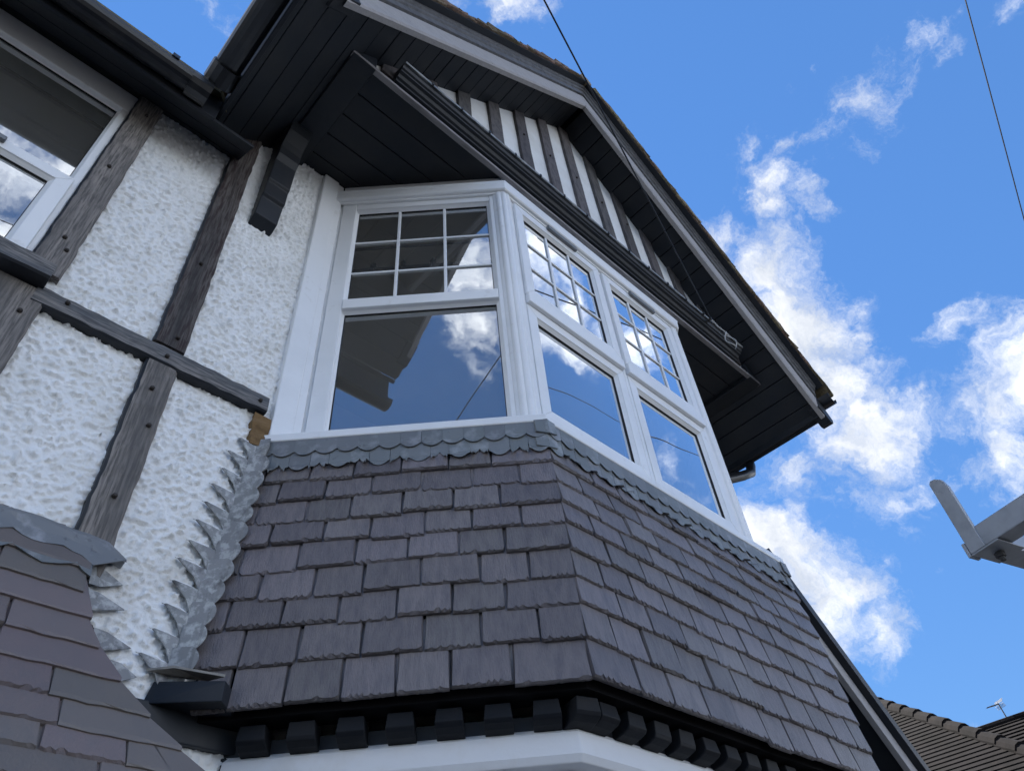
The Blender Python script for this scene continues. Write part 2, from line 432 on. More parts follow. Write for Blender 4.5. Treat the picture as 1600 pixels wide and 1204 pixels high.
# timbers on the wall: irregular sawn faces
def timber(name, m, x0, x1, z0, z1, y0, y1, vert=True, jit=.0022):
    mb = MB(); rings = []
    n = int(max(x1 - x0, z1 - z0) / .03) + 2
    for i in range(n):
        t = i / (n - 1)
        j1, j2 = ru(-jit, jit), ru(-jit, jit)
        c = .006
        if vert:
            z = z0 + (z1 - z0) * t
            rings.append([(x0 + j1, y0, z), (x0 + j1, y1 + c, z), (x0 + j1 + c, y1 + ru(-.0015, .0015), z), (x1 + j2 - c, y1 + ru(-.0015, .0015), z), (x1 + j2, y1 + c, z), (x1 + j2, y0, z)])
        else:
            x = x0 + (x1 - x0) * t
            rings.append([(x, y0, z0 + j1), (x, y1 + c, z0 + j1), (x, y1 + ru(-.0015, .0015), z0 + j1 + c), (x, y1 + ru(-.0015, .0015), z1 + j2 - c), (x, y1 + c, z1 + j2), (x, y0, z1 + j2)])
    mb.loft(rings)
    o = mb.build(name, m, house)
    o.data.materials.append(MT['black'])
    for p in o.data.polygons:
        if p.index < (n - 1) * 6 and p.index % 6 in (0, 1, 4): p.material_index = 1
    return o
def nail(x, y, z, parent):
    mb = MB()
    mb.tube([(x, y + .01, z), (x, y - .006, z - .001), (x, y - .009, z - .001)], [.0062, .0062, .0035], 8)
    mb.build('nail', 'nail', parent)
TY = YW - .028
s1 = timber('timber_stud', 'timber', -.082, .004, 1.665, 2.76, YW + .02, TY)
for x, z in ((-.035, 2.60), (-.045, 2.22), (-.04, 1.82), (-.02, 1.775)): nail(x, TY, z, s1)
s2 = timber('timber_stud', 'timber', -.13, .0, .55, 1.595, YW + .02, TY)
nail(-.035, TY, 1.50, s2)
s3 = timber('timber_stud', 'timberd', .270, .358, 1.625, 2.97, YW + .02, TY + .002)
for x, z in ((.31, 2.02), (.325, 1.665), ): nail(x, TY, z, s3)
s4 = timber('timber_stud', 'timber', .272, .358, .90, 1.555, YW + .02, TY + .002)
for x, z in ((.31, 1.45), (.335, 1.33), (.32, 1.10)): nail(x, TY, z, s4)
s5 = timber('timber_rail', 'timberh', -.03, .628, 1.548, 1.612, YW + .02, TY - .004, False)
for x, z in ((.045, 1.59), (.315, 1.575), (.60, 1.58)): nail(x, TY - .005, z, s5)
s6 = timber('sill_beam', 'timberh', -1.3, -.018, 1.598, 1.660, YW + .02, TY - .05, False)
mb = MB(); FRW = Fr((0, YW, 0), (1, 0, 0), (0, -1, 0))
rg = []
for i in range(7):
    z = 1.425 + .115 * i / 6
    rg.append([(.598 + ru(-.006, .006), YW + .01, z), (.598 + ru(-.006, .006), YW - .02 + ru(-.004, .004), z), (.655, YW - .022 + ru(-.004, .004), z), (.655, YW + .01, z)])
mb.loft(rg); mb.build('timber_packer', 'packer', house)

# ------------------------------------------------------------------ left window
lw = empty('casement_window', (-.7, YW, 1.66), house)
YF = YW - .012
LF = Fr((0, YF, 0), (1, 0, 0), (0, -1, 0))
def member(fr, name, parent, a0, a1, z0, z1, o0, o1, m='pvc', bev=.004):
    mb = MB(); fr.box(mb, a0, a1, z0, z1, o0, o1)
    return mb.build(name, m, parent, bevel=bev)
member(LF, 'frame_head', lw, -1.30, -.0825, 2.585, 2.70, -.05, 0)
member(LF, 'frame_stile', lw, -.107, -.0825, 1.66, 2.584, -.05, 0)
member(LF, 'frame_sill', lw, -1.30, -.1075, 1.66, 1.70, -.05, 0)
member(LF, 'frame_transom', lw, -1.30, -.1075, 2.030, 2.066, -.05, -.004)
def sash(fr, parent, a0, a1, z0, z1, w, o, d=.03, pane=True, bar=0, glo=-.02, name='sash'):
    """four bevelled members and a bead round one pane"""
    mb = MB()
    def ring(a0, a1, z0, z1, w, o0, o1):
        P = lambda a, z, oo: fr.p(a, z, oo)
        q = [(a0, z0), (a1, z0), (a1, z1), (a0, z1)]; r = [(a0 + w, z0 + w), (a1 - w, z0 + w), (a1 - w, z1 - w), (a0 + w, z1 - w)]
        for i in range(4):
            j = (i + 1) % 4
            mb.hexa([P(*q[i], o0), P(*q[j], o0), P(*r[j], o0), P(*r[i], o0)], [P(*q[i], o1), P(*q[j], o1), P(*r[j], o1), P(*r[i], o1)])
    ring(a0, a1, z0, z1, w, o - d, o)
    f = mb.build(name, 'pvc', parent, bevel=.0035)
    mb = MB()
    b = .011
    q = [(a0 + w, z0 + w), (a1 - w, z0 + w), (a1 - w, z1 - w), (a0 + w, z1 - w)]
    r = [(a0 + w + b, z0 + w + b), (a1 - w - b, z0 + w + b), (a1 - w - b, z1 - w - b), (a0 + w + b, z1 - w - b)]
    for i in range(4):
        j = (i + 1) % 4
        mb.hexa([fr.p(*q[i], o - d), fr.p(*q[j], o - d), fr.p(*r[j], o - d), fr.p(*r[i], o - d)],
                [fr.p(*q[i], o - .004), fr.p(*q[j], o - .004), fr.p(*r[j], o - .017), fr.p(*r[i], o - .017)])
    mb.build('glazing_bead', 'pvc', parent)
    if pane:
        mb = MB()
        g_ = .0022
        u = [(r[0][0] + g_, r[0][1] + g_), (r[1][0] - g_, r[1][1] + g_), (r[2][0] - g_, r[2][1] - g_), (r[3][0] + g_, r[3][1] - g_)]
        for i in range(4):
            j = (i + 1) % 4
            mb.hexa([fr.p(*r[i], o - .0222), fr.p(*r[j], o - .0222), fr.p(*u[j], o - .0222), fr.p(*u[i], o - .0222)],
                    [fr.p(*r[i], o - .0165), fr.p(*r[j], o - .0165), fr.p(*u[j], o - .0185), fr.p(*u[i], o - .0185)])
        mb.build('gasket', 'gasket', parent)  # gasket ring; its black also stands in for the shadow line at the glass
        mb = MB()
        mb.add([fr.p(*r[0], o - .0225), fr.p(*r[1], o - .0225), fr.p(*r[2], o - .0225), fr.p(*r[3], o - .0225)], [(0, 1, 2, 3)])
        mb.build('pane', 'glass', parent, out=fr.n)
    return f
sash(LF, lw, -1.30, -.0965, 2.056, 2.60, .008, -.006)
sash(LF, lw, -.70, -.098, 1.655, 2.073, .042, .018)
sash(LF, lw, -1.30, -.705, 1.655, 2.073, .042, .018)
member(LF, 'vent', lw, -.58, -.285, 2.048, 2.066, .0185, .034, 'vent', .002)
mb = MB(); mb.box(-1.3, -.06, YW + .75, YW + .76, 1.5, 2.72); mb.box(-1.3, -.06, YW + .2, YW + .75, 2.70, 2.72); mb.box(-.06, -.05, YW + .07, YW + .76, 1.5, 2.72); mb.box(-1.31, -1.3, YW + .07, YW + .76, 1.5, 2.72); mb.box(-1.3, -.06, YW + .2, YW + .75, 1.5, 1.52)
mb.build('room', 'room', lw)

# ------------------------------------------------------------------ bay window
bw = empty('bay_window', (1.87, 1.3, 1.45), house)
# angled side (towards the camera)
member(CANT, 'frame_stile', bw, .640, .700, 1.475, 2.93, -.06, 0)
member(CANT, 'frame_stile', bw, .040, .062, 1.475, 2.93, -.06, 0)
member(CANT, 'frame_head', bw, .0625, .6395, 2.852, 2.93, -.06, -.002)
member(CANT, 'frame_transom', bw, .0625, .6395, 2.152, 2.206, -.06, .006)
member(CANT, 'frame_bottom_rail', bw, .0625, .6395, 1.475, 1.545, -.06, -.003)
sash(CANT, bw, .058, .648, 2.200, 2.858, .007, -.005)
sash(CANT, bw, .058, .648, 1.540, 2.157, .004, -.005)
for t in (.260, .453): member(CANT, 'glazing_bar', bw, t - .0062, t + .0062, 2.219, 2.838, -.0272, -.019, bev=.003)
for z in (2.403, 2.616): member(CANT, 'glazing_bar', bw, .075, .632, z - .0055, z + .0055, -.0272, -.0205, bev=.003)
member(CANT, 'cover_board', bw, .7005, .729, 1.475, 3.03, -.03, -.006)
member(FRW, 'cover_board', bw, .652, .722, 1.452, 3.03, -.01, .027)
member(FRW, 'cover_bead', bw, .7223, .752, 1.465, 3.03, -.01, .020)
# front
member(FRONT, 'frame_stile', bw, 1.295, 1.312, 1.475, 2.93, -.06, 0)
member(FRONT, 'frame_stile', bw, 2.43, 2.455, 1.475, 2.93, -.06, 0)
member(FRONT, 'frame_head', bw, 1.3125, 2.4295, 2.868, 2.93, -.06, -.002)
member(FRONT, 'frame_bottom_rail', bw, 1.3125, 2.4295, 1.475, 1.585, -.06, -.003)
member(FRONT, 'frame_mullion', bw, 1.866, 1.8705, 1.586, 2.867, -.06, -.002, bev=.001)
member(FRONT, 'frame_mullion', bw, 1.8712, 1.892, 1.586, 2.867, -.06, 0)
for a0, a1 in ((1.3125, 1.8655), (1.8925, 2.4295)):
    sash(FRONT, bw, a0, a1, 2.215, 2.866, .046, .014, d=.05)
    sash(FRONT, bw, a0, a1, 1.580, 2.158, .047, .003, d=.05)
    member(FRONT, 'frame_transom', bw, a0 + .0003, a1 - .0003, 2.160, 2.213, -.06, .020)
    w = (a1 - a0 - .114)
    for k in (1, 2):
        x = a0 + .057 + w * k / 3
        member(FRONT, 'glazing_bar', bw, x - .0062, x + .0062, 2.274, 2.807, -.0082, -.001, bev=.003)
    for k in (1, 2):
        z = 2.274 + .533 * k / 3
        member(FRONT, 'glazing_bar', bw, a0 + .058, a1 - .058, z - .0055, z + .0055, -.0082, -.0022, bev=.003)
    member(FRONT, 'trickle_vent', bw, a0 + .20, a0 + .39, 2.852, 2.879, .0145, .030, 'vent', .002)
# far angled side, seen only from other places
member(CANTR, 'frame_stile', bw, .640, .72, 1.475, 2.93, -.06, 0)
member(CANTR, 'frame_stile', bw, .040, .062, 1.475, 2.93, -.06, 0)
member(CANTR, 'frame_head', bw, .0625, .6395, 2.852, 2.93, -.06, -.002)
member(CANTR, 'frame_transom', bw, .0625, .6395, 2.152, 2.206, -.06, .006)
member(CANTR, 'frame_bottom_rail', bw, .0625, .6395, 1.475, 1.545, -.06, -.003)
sash(CANTR, bw, .058, .648, 2.200, 2.858, .007, -.005)
sash(CANTR, bw, .058, .648, 1.540, 2.157, .004, -.005)
# reeded corner posts
for cx, s in ((XL, 1), (XR, -1)):
    mb = MB(); rings = []
    pts = []
    n = 60
    for k in range(n):
        a = 2 * math.pi * k / n
        r = .043 + .0042 * (abs(math.cos(a * 5 + .6)) - .5)
        pts.append((cx + s * .012 + r * math.cos(a), YB + .028 + r * math.sin(a)))
    for z in (1.475, 2.93): rings.append([(x, y, z) for x, y in pts])
    mb.loft(rings); mb.build('corner_post', 'pvc', bw)
# head trim and sill
mb = MB(); bay_sweep(mb, [(-.03, 2.962), (.030, 2.962), (.034, 2.955), (.030, 2.940), (.028, 2.902), (.022, 2.896), (.012, 2.894), (.010, 2.886), (-.03, 2.886)], YW - .02)
mb.build('head_trim', 'pvc', bw, bevel=.002)
mb = MB(); bay_sweep(mb, [(-.05, 2.9625), (.004, 2.9625), (.004, 3.034), (-.05, 3.034)], YW - .02)
mb.build('head_board', 'pvc', bw, bevel=.002)
mb = MB(); bay_sweep(mb, [(-.06, 1.450), (.072, 1.452), (.074, 1.445), (.0846, 1.445), (.0865, 1.449), (.0865, 1.470), (.083, 1.476), (-.03, 1.492), (-.06, 1.492)], YW - .012)
mb.build('window_sill', 'pvc', bw, bevel=.002)
# the room behind
mb = MB()
mb.box(.75, 3.0, 2.7, 2.71, 1.1, 2.96); mb.box(.74, .75, YW + .2, 3.61, 1.1, 2.96); mb.box(3.0, 3.01, YW + .2, 3.61, 1.1, 2.96)
mb.box(.74, 3.01, YW + .01, 3.61, 2.962, 2.975); mb.box(.74, 3.01, YW + .01, 3.61, 1.08, 1.1)
bw_room = mb.build('room', 'room', bw)
mb = MB()
for zz in (2.966, 1.30):
    q = bay(-.07, YW + .02); mb.add([p + Vector((0, 0, zz)) for p in q], [(0, 1, 2, 3)])
mb.build('room_ceiling', 'room', bw)
mb = MB()
q = bay(-.16, YW + .1)
mb.tube([p + Vector((0, 0, 2.62)) for p in q], .009, 8)
mb.tube([p + Vector((0, 0, 2.78)) for p in q], .006, 6)
for a, b in ((0, 1), (1, 2)):
    for k in range(1, 5):
        p = q[a].lerp(q[b], k / 5)
        mb.box(p.x - .008, p.x + .008, p.y - .01, p.y + .01, 2.605, 2.66)
mb.build('curtain_rail', 'rail', bw)

# ------------------------------------------------------------------ slate hanging on the bay
def slate_meshes(m, n=14, thick=.009, nm='slate'):
    """unit slates: x -.5..5 wide, z 0..1 tall, y is depth (outwards -). Chipped, dressed lower edges."""
    L = []
    for k in range(n):
        r = random.Random(100 + k)
        NB = 19
        pts_o, pts_i = [], []
        for i in range(NB):                       # bottom edge left to right
            x = -.5 + i / (NB - 1) + (r.uniform(-.018, .018) if 0 < i < NB - 1 else 0)
            zo = r.uniform(-.004, .004) + (.002 * math.sin(k + 3 * x))
            cl = r.random() < .5
            if i in (0, NB - 1): zo += r.choice([0, .0, .0, .0, .02, .05])
            pts_o.append((x * (1 - r.uniform(0, .006)), zo))
            pts_i.append((max(-.492, min(.492, x * .985)), zo + (r.uniform(.006, .016) if r.random() < .66 else r.uniform(.02, .065))))
        for z in (.30, .62, .96):                 # right edge up
            pts_o.append((.5 - r.uniform(0, .012), z)); pts_i.append((.5 - r.uniform(.014, .035), z))
        for z in (.96, .62, .30):                 # left edge down
            pts_o.append((-.5 + r.uniform(0, .012), z)); pts_i.append((-.5 + r.uniform(.014, .035), z))
        b = len(pts_o)
        V = [(x, -1.0, z) for x, z in pts_i] + [(x, -.50, z) for x, z in pts_o] + [(x, 0, z) for x, z in pts_o]
        Fc = [tuple(range(b))]
        for i in range(b):
            j = (i + 1) % b
            Fc.append((i, b + i, b + j, j)); Fc.append((b + i, 2 * b + i, 2 * b + j, b + j))
        me = bpy.data.meshes.new(nm)
        me.from_pydata(V, [], Fc)
        bm = bmesh.new(); bm.from_mesh(me); bmesh.ops.recalc_face_normals(bm, faces=bm.faces); bm.to_mesh(me); bm.free()
        me.materials.append(MT[m])
        L.append(me)
    return L
SL = slate_meshes('slate')
def place(me, name, parent, p, ux, up, w, h, th):
    """p bottom centre, ux unit along, up vector to the top"""
    ux = Vector(ux).normalized(); up = Vector(up).normalized()
    inn = up.cross(ux).normalized()               # points into the wall
    if inn.y < 0 and abs(inn.y) > .05: inn = -inn
    o = link(name, me, parent)
    mtx = Matrix(((ux.x * w, inn.x * th, up.x * h, p[0]), (ux.y * w, inn.y * th, up.y * h, p[1]), (ux.z * w, inn.z * th, up.z * h, p[2]), (0, 0, 0, 1)))
    mtx = Matrix.Scale(K, 4) @ mtx
    o.matrix_basis = mtx
    return o
def d_of(z):                         # flare of the slated face, outwards of the sill line
    zs = [.60, .66, 1.10, 1.30, 1.45]; ds = [.032, .030, .014, -.006, -.032]
    return float(np.interp(z, zs, ds)) + .0846 - .012
sh = empty('slate_hanging', (1.87, 1.3, .66), house)
mb = MB(); bay_sweep(mb, [(.02, 1.449), (d_of(1.449) - .012, 1.449), (d_of(1.3) - .012, 1.3), (d_of(1.1) - .012, 1.1), (d_of(.66) - .012, .655), (.02, .655)])
mb.build('backing', 'interior', sh)
ROWS = [1.288, 1.212, 1.140, 1.070, .993, .915, .839, .752, .660]
RW = [None] * 9
for ri, zb in enumerate(ROWS):
    zt = zb + .175
    ob, ot = d_of(zb) + .022, d_of(zt) + .011
    B, T = bay(ob), bay(ot)
    if ri == 8:                      # short under-slates closing the joints of the eaves course
        for face in range(3):
            b0, b1 = B[face], B[face + 1]; ux = (b1 - b0).normalized(); n_ = Vector((ux.y, -ux.x, 0)); L = (b1 - b0).length
            nn_ = int(L / .15)
            for k in range(nn_):
                a_ = L * (k + .5) / nn_
                if face == 0 and a_ < .11: continue
                place(random.choice(SL), 'slate', sh, b0 + ux * a_ + Vector((0, 0, zb + .012)) - n_ * .021, ux, Vector((0, 0, 1)) - n_ * .03, L / nn_ - .001, .13, .009)
    for face in range(3):
        b0, b1 = B[face], B[face + 1]; t0, t1 = T[face], T[face + 1]
        L = (b1 - b0).length; ux = (b1 - b0).normalized()
        up = Vector((0, 0, zt - zb)) + ((t0 + t1) / 2 - (b0 + b1) / 2)
        up = up - ux * up.dot(ux)
        base = {0: .128, 1: .128, 2: .13}[face]
        # widths from the corner outwards: long and short closers alternate
        ws = []
        first = .160 + ru(-.012, .012) if ri % 2 == 0 else .102 + ru(-.008, .010)
        if face == 0 and ri == 8: first = .170
        tot = 0; cur = first
        while tot + cur < L - .05:
            ws.append(cur); tot += cur; cur = base + ru(-.013, .013)
        ws.append(L - tot)
        if face == 0: ws = ws[::-1]
        a = 0
        for k, w in enumerate(ws):
            if face == 0 and ri == 8 and a + w < .06: a += w; continue
            a0 = a
            if face == 0 and ri == 8 and k == 0:
                cut = .055; a0 += cut; w2 = w - cut
            else: w2 = w
            zj = ru(-.006, .006)
            p = b0 + ux * (a0 + w2 / 2) + Vector((0, 0, zb + zj))
            tilt = Vector((0, 0, 1)) ; u2 = (up.normalized() + ux * ru(-.012, .012))
            me = random.choice(SL)
            n_ = Vector((ux.y, -ux.x, 0)); 
            pp = p + n_ * (-.008 + ru(-.001, .0035))
            o = place(me, 'slate', sh, pp, (ux + Vector((0, 0, ru(-.014, .014)))), u2 - n_ * .045, (w2 - ru(.002, .005)) * (1 if rnd() < .5 else -1), .185, .0120)
            a += w

# ------------------------------------------------------------------ lead flashing
lf = empty('lead_flashing', (1.87, 1.2, 1.42), house)
def poly_mesh(name, pts, th, m, curl=None):
    """flat plate from an outline (x, z), thickness in y; curl(x, z) gives outward lift"""
    n = len(pts)
    cl = curl or (lambda x, z: 0)
    V = [(x, -cl(x, z) - th, z) for x, z in pts] + [(x, -cl(x, z), z) for x, z in pts]
    Fc = [tuple(range(n)), tuple(range(2 * n - 1, n - 1, -1))] + [(i, n + i, n + (i + 1) % n, (i + 1) % n) for i in range(n)]
    me = bpy.data.meshes.new(name)
    me.from_pydata([(a, b, c) for a, b, c in V], [], Fc)
    bm = bmesh.new(); bm.from_mesh(me); bmesh.ops.triangulate(bm, faces=[f for f in bm.faces if len(f.verts) > 4]); bmesh.ops.recalc_face_normals(bm, faces=bm.faces); bm.to_mesh(me); bm.free()
    me.materials.append(MT[m])
    return me
def scallop_outline(w, h, drop, seg=9):
    pts = [(-w / 2, h), (-w / 2, 0)]
    for i in range(1, seg):
        t = i / seg
        pts.append((-w / 2 + w * t, -drop * math.sin(math.pi * t) ** .75))
    pts += [(w / 2, 0), (w / 2, h)]
    return pts
def cusp_outline(w, h, drop):
    pts = [(-w / 2, h), (-w / 2, 0)]
    c = w / 2
    for x, z in ((-c * .92, -.55), (-c * .80, -.95), (-c * .70, -.7), (-c * .45, -.25), (-c * .15, .10), (0, .35), (c * .15, .10), (c * .45, -.3), (c * .72, -.75), (c * .86, -.95), (c * .94, -.5)):
        pts.append((x, z * drop))
    pts += [(w / 2, 0), (w / 2, h)]
    return pts
UPS = [poly_mesh('lead_scallop', scallop_outline(.0565, .060, .018), .0014, 'lead', lambda x, z: .0028 if z < 0 else .0008) for _ in range(2)]
LOWS = [poly_mesh('lead_scallop', scallop_outline(.058, .050, .022), .0016, 'lead', lambda x, z, k=k: (.004 + .002 * k) if z < 0 else 0) for k in range(3)]
CUS = [poly_mesh('lead_tab', cusp_outline(.052, .050, .030), .0016, 'lead', lambda x, z, k=k: (.016 + .005 * k) if z < -.010 else (.004 if z < 0 else 0)) for k in range(3)]
def lead_row(face, z, off, pitch, meshes, name, tilt=.0):
    b = bay(off); p0, p1 = b[face], b[face + 1]
    L = (p1 - p0).length; ux = (p1 - p0).normalized(); n_ = Vector((ux.y, -ux.x, 0))
    n = int(L / pitch); st = L / n
    for k in range(n):
        me = meshes[k % len(meshes)]
        p = p0 + ux * (st * (k + .5)) + Vector((0, 0, z + ru(-.002, .002)))
        place(me, name, lf, p, ux + Vector((0, 0, ru(-.015, .015))), Vector((0, 0, 1)) - n_ * (tilt + ru(0, .012)), st / pitch * ru(.97, 1.03), 1, 1)
for face in (0, 1, 2):
    lead_row(face, 1.402, .083, .0565, UPS, 'lead_scallop', .03)
    lead_row(face, 1.347, .0825, .112 / 2, [LOWS[0], CUS[0], LOWS[1], CUS[1], LOWS[2], CUS[2]], 'lead_scallop', .04)
mb = MB(); bay_sweep(mb, [(.03, 1.449), (.0815, 1.449), (.0815, 1.40), (.0805, 1.365), (.03, 1.365)])
mb.build('lead_apron', 'lead', lf)
b = bay(.088)
for fac, z0 in ((1, 1.425), (1, 1.375)):
    for cpt, s in ((b[1], 1), (b[2], -1)):
        mb = MB()
        a0 = Vector((-R2, R2, 0)) if s == 1 else Vector((R2, R2, 0))
        a1 = Vector((1, 0, 0)) if s == 1 else Vector((-1, 0, 0))
        o_ = Vector((0, -.004 if z0 > 1.4 else 0, 0))
        lo = [cpt + a0 * .036 + o_, cpt + a0 * .012 + o_, cpt + o_ * 1.5, cpt + a1 * .012 + o_, cpt + a1 * .034 + o_]
        n_ = [Vector((0, .006, 0))] * 5
        zz = [z0 - .022, z0 - .03, z0 - .034, z0 - .03, z0 - .022]
        rings = []
        for i in range(5):
            p = lo[i]
            rings.append([p + Vector((0, -.001, zz[i])), p + Vector((0, .004, z0 + .024)), p + Vector((0, .007, z0 + .024)), p + Vector((0, .004, zz[i]))])
        mb.loft(rings); mb.build('lead_corner', 'lead', lf)
# stepped soakers where the angled side meets the wall
TEETH = [(.575, 1.431), (.553, 1.372), (.549, 1.308), (.533, 1.248), (.528, 1.187), (.519, 1.128), (.516, 1.066), (.503, 1.011), (.505, .952), (.503, .892), (.493, .829), (.480, .770)]
def fold_x(z): return float(np.interp(z, [.70, .80, 1.08, 1.40, 1.46], [.545, .556, .595, .622, .624]))
for k, (x, z) in enumerate(TEETH):
    mb = MB()
    fx = fold_x(z)
    z2 = z - .080
    fx2 = fold_x(z2)
    yy = YW - .0155
    t_ = ru(-.003, .003)
    P = [(x, yy + .001, z), (x + .004, yy - .001, z + .0006), (fx + .010, yy - .004, z - .010 + t_), (fx2 + .010, yy - .004, z2 - .006), (fx2 + .004, yy - .005, z2 - .006), (x + .66 * (fx2 - x), yy - .003, z + .46 * (z2 - z))]
    Q = [(a, b_ + .004, c) for a, b_, c in P]
    n = 6
    mb.add(P + Q, [tuple(range(n)), tuple(range(2 * n - 1, n - 1, -1))] + [(i, n + i, n + (i + 1) % n, (i + 1) % n) for i in range(n)])
    mb.build('lead_soaker', 'lead2', lf)
    # mortar lip along its upper edge
    mb = MB(); mb.tube([(x - .006, yy + .006, z + .003), (x + .5 * (fx - x), yy + .003, z - .001), (fx, yy + .004, z - .012)], [.002, .004, .003], 6)
    mb.build('mortar_fillet', 'render', lf)
mb = MB(); rings = []                # the folded strip itself
for i in range(25):
    z = .70 + .75 * i / 24
    fx = fold_x(z); w = .034 + .003 * math.sin(i * 1.7)
    rings.append([(fx - .009, YW - .013, z), (fx - .004, YW - .016 - .002 * math.sin(i * .9), z), (fx + .006, YW - .020, z), (fx + w * R2 + .004, YW - w * R2 - .020, z), (fx + w * R2 + .004, YW - w * R2 - .016, z), (fx - .004, YW - .004, z)])
mb.loft(rings); mb.build('lead_strip', 'lead2', lf, smooth=True)
SOA = [poly_mesh('lead_scallop', scallop_outline(.062, .045, .020), .0026, 'lead2', lambda x, z: .004 if z < 0 else .0015) for _ in range(1)]
for k in range(11):
    z = 1.345 - .058 * k
    fx = fold_x(z)
    p = Vector((fx + .026, YW - .047, z))
    place(SOA[0], 'lead_scallop', lf, p, (0.03, 0, -1), (-R2 , R2, 0.02), 1.0 * ru(.95, 1.08), ru(.9, 1.1), 1).matrix_basis

# ------------------------------------------------------------------ eaves of the bay: joist ends, boards, white cornice
mb = MB(); bay_sweep(mb, [(-.2, .632), (.022, .632), (.022, .55), (-.2, .55)])
mb.build('eaves_back_board', 'black', house)
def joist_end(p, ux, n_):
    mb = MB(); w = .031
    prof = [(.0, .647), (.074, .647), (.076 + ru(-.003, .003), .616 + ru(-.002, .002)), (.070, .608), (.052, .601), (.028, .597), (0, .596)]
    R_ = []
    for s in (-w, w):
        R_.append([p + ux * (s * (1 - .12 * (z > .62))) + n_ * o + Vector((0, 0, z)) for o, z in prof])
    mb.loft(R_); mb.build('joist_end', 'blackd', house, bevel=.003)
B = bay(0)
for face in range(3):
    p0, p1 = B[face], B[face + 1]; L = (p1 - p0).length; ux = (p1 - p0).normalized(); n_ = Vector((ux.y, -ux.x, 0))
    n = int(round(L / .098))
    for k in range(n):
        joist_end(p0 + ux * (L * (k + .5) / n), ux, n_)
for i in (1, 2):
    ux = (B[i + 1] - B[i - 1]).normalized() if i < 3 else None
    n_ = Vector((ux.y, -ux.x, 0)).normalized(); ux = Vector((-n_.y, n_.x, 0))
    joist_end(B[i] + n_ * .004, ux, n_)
mb = MB(); bay_sweep(mb, [(-.3, .604), (.018, .608), (.030, .592), (.034, .546), (.026, .530), (-.3, .530)], YW - .01)
mb.build('white_cornice', 'pvc2', house, bevel=.003)
mb = MB(); bay_sweep(mb, [(-.3, .529), (-.02, .529), (-.02, .48), (-.08, .475), (-.08, -1.37), (-.3, -1.37)])
mb.build('lower_bay', 'pvc2', house)
# boxed end by the wall
mb = MB()
E0 = Vector((.515, YW - .01, 0)); eu = Vector((R2, -R2, 0)); en = Vector((-R2, -R2, 0))
mb.hexa([E0 + Vector((0, 0, .672)), E0 + eu * .165 + Vector((0, 0, .662)), E0 + eu * .165 - en * .08 + Vector((0, 0, .662)), E0 - en * .08 + Vector((0, 0, .672))],
        [E0 + Vector((.012, 0, .722)), E0 + eu * .165 + Vector((0, 0, .706)), E0 + eu * .165 - en * .08 + Vector((0, 0, .706)), E0 - en * .08 + Vector((0, 0, .722))])
mb.build('eaves_box_end', 'black', house, bevel=.003)
mb = MB(); mb.box(.49, .78, YW - .020, YW + .02, .609, .678); mb.build('eaves_side_board', 'black', house, bevel=.003)
mb = MB()
A = [(.505, YW - .012, .738), (.545, YW - .055, .738), (.628, YW - .128, .712), (.618, YW - .07, .722), (.55, YW - .004, .738)]
mb.add([Vector(p) for p in A] + [Vector(p) + Vector((0, 0, .005)) for p in A], [(4, 3, 2, 1, 0), (5, 6, 7, 8, 9)] + [(i, (i + 1) % 5, 5 + (i + 1) % 5, 5 + i) for i in range(5)])
mb.build('cap_board', 'driftboard', house)

# ------------------------------------------------------------------ small slated roof at lower left
lr = empty('lower_roof', (.0, 1.5, .3), house)
TP = math.tan(math.radians(68))
def yroof(z): return YW - (.96 - z) / TP
SL2 = slate_meshes('slate2')
HIP = [(.315, .96), (.325, .80), (.371, .734), (.392, .674), (.435, .632), (.488, .579), (.552, .525), (.64, .45), (.75, .36)]
def hipx(z): return -.022 * max(0, min(1, (.88 - z) / .22)) + float(np.interp(z, [h[1] for h in HIP[::-1]], [h[0] for h in HIP[::-1]]))
mb = MB(); rings = []
for x, z in HIP:
    y = yroof(z)
    rings.append([(-.9, y + .014, z), (x - .012, y + .014, z), (max(x + .06, .40) if z < .9 else x + .02, YW + .01, z), (-.9, YW + .01, z)])
mb.loft(rings); mb.build('roof_backing', 'interior', lr)
LROWS = [.878, .816, .754, .689, .628, .569, .516, .469, .42, .37]
upv = Vector((0, 1 / TP, 1)).normalized()
nv = Vector((0, -upv.z, upv.y))
